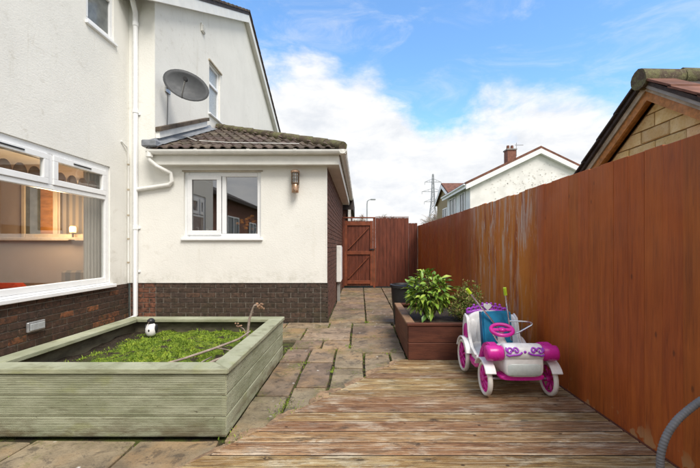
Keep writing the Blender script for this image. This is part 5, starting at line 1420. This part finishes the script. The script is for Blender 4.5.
# brick house behind the camera, mirrored in the annex window
h3 = thing('brick_house', 'red brick house with brown tiled roof mirrored in the annex window', 'house', (-10, -9, 0))
MB().prism([(-6.6, -13, -.06), (-13, -13, -.06), (-13, -13, 3.6), (-9.8, -13, 5.0), (-6.6, -13, 3.6)], (0, 8.6, 0)).build('wall', 'brick_back', h3)
MB().prism([(-6.25, -13.2, 3.42), (-9.8, -13.2, 5.02), (-9.8, -13.2, 5.16), (-6.25, -13.2, 3.58)], (0, 9.0, 0)).prism([(-13.35, -13.2, 3.42), (-9.8, -13.2, 5.02), (-9.8, -13.2, 5.16), (-13.35, -13.2, 3.58)], (0, 9.0, 0)).build('roof', 'tile_dark', h3)
far_window(h3, 'X', -6.6, -8.6, -6.9, 1.1, 2.7, 1); far_window(h3, 'X', -6.6, -11.8, -10.4, 1.1, 2.6, 1)
boxo('chimney', (-9.9, -11.5, 4.8), (-9.4, -11.0, 5.9), 'brick_back', h3)
# brick garage past the gate
gr = thing('brick_garage', 'pink-brown brick garage end just past the gate', 'garage', (-.6, 11.2, 0))
boxo('wall', (-1.6, 10.9, -.06), (-.28, 13.5, 2.25), 'brick_side', gr)
boxo('roof', (-1.65, 10.85, 2.251), (-.20, 13.6, 2.62), 'tile_dark', gr)
boxo('downpipe', (-.36, 10.80, 1.2), (-.28, 10.88, 2.25), 'upvc_old', gr)

# ------------------------------------------------------------------ far background
sl_ = thing('street_lamp', 'slim grey street lamp beyond the gate', 'street lamp', (.9, 46, 0))
MB().tube([(.9, 46, -.06), (.9, 46, 6.6), (.95, 46, 7.0), (1.15, 46, 7.15), (1.4, 46, 7.2)], [.11, .08, .07, .06, .05], 8).build('column', 'pylon', sl_)
boxo('lantern', (1.35, 45.85, 7.12), (2.0, 46.15, 7.30), 'pylon', sl_, .04)
py = thing('pylon', 'grey lattice electricity pylon on the skyline', 'pylon', (30.4, 150, 0))
mb = MB(); PX, PY, PT = 30.4, 150, 31.5
def pw(z): return 2.9 - 2.2 * min(1, z / 20.0) if z < 20 else .7 - .45 * (z - 20) / 11.5
lv = [0, 4, 8, 11.5, 14.5, 17, 19.2, 21.2, 23, 24.8, 26.6, 28.4, 30, PT]
for i in range(len(lv) - 1):
    a, b = lv[i], lv[i + 1]; wa, wb = pw(a), pw(b)
    ca = [(PX + s * wa, PY + q * wa, a) for s, q in ((-1, -1), (1, -1), (1, 1), (-1, 1))]; cb_ = [(PX + s * wb, PY + q * wb, b) for s, q in ((-1, -1), (1, -1), (1, 1), (-1, 1))]
    for k in range(4):
        mb.tube([ca[k], cb_[k]], .11, 4); mb.tube([ca[k], cb_[(k + 1) % 4]], .07, 4); mb.tube([ca[(k + 1) % 4], cb_[k]], .07, 4); mb.tube([cb_[k], cb_[(k + 1) % 4]], .06, 4)
mb.build('tower', 'pylon', py)
for z, hw_ in ((20.0, 3.6), (24.2, 4.6), (28.2, 3.4)):
    m2 = MB().tube([(PX - hw_, PY, z), (PX + hw_, PY, z)], .10, 4)
    for s in (-1, 1):
        m2.tube([(PX + s * hw_, PY, z), (PX + s * .4, PY, z + 1.3)], .08, 4)
        for f in (.35, .65): m2.tube([(PX + s * hw_ * f, PY, z), (PX + s * hw_ * (f + .12), PY, z + 1.3 * (1 - f) )], .05, 4)
        m2.tube([(PX + s * hw_, PY, z), (PX + s * hw_, PY, z - 1.1)], .10, 5)
    m2.build('cross_arm', 'pylon', py)
def bare_tree(name, label, x, y, h, spread, mat, n=5, seed=1):
    rr = random.Random(seed); t_ = thing(name, label, 'tree', (x, y, 0)); tr = MB(); cr_ = MB()
    tr.tube([(x, y, -.06), (x + .1, y, h * .3), (x, y, h * .5)], [h * .03, h * .024, h * .016], 7); tr.build('trunk', 'bark', t_)
    def br(p, d, L, r_, lvl):
        q = p + d * L; cr_.tube([p, p.lerp(q, .5) + Vector((rr.gauss(0, .04), rr.gauss(0, .04), 0)) * L, q], [r_, r_ * .8, r_ * .55], 3)
        if lvl == 0: return
        for i in range(rr.randint(3, 4)):
            nd = (d + Vector((rr.gauss(0, .55 * spread), rr.gauss(0, .55 * spread), rr.gauss(.10, .35)))).normalized()
            br(p.lerp(q, rr.uniform(.45, 1)), nd, L * rr.uniform(.6, .8), r_ * .62, lvl - 1)
    for i in range(n):
        d = Vector((rr.gauss(0, .55 * spread), rr.gauss(0, .55 * spread), 1)).normalized()
        br(Vector((x, y, h * rr.uniform(.28, .48))), d, h * .22, h * .014, 4)
    cr_.build('crown', mat, t_)
bare_tree('bare_tree', 'pale leafless tree beyond the gate beside the street lamp', -.1, 52, 6.6, 1.25, 'bare_twig', 7, 2)
bare_tree('bare_tree', 'leafless grey tree at the foot of the pylon', 15.2, 70, 9.6, 1.4, 'bare_twig', 7, 5)
bare_tree('bare_tree', 'low brown twiggy tree just above the panel beside the gate', 4.6, 50, 6.6, 1.5, 'far_brown', 8, 9)
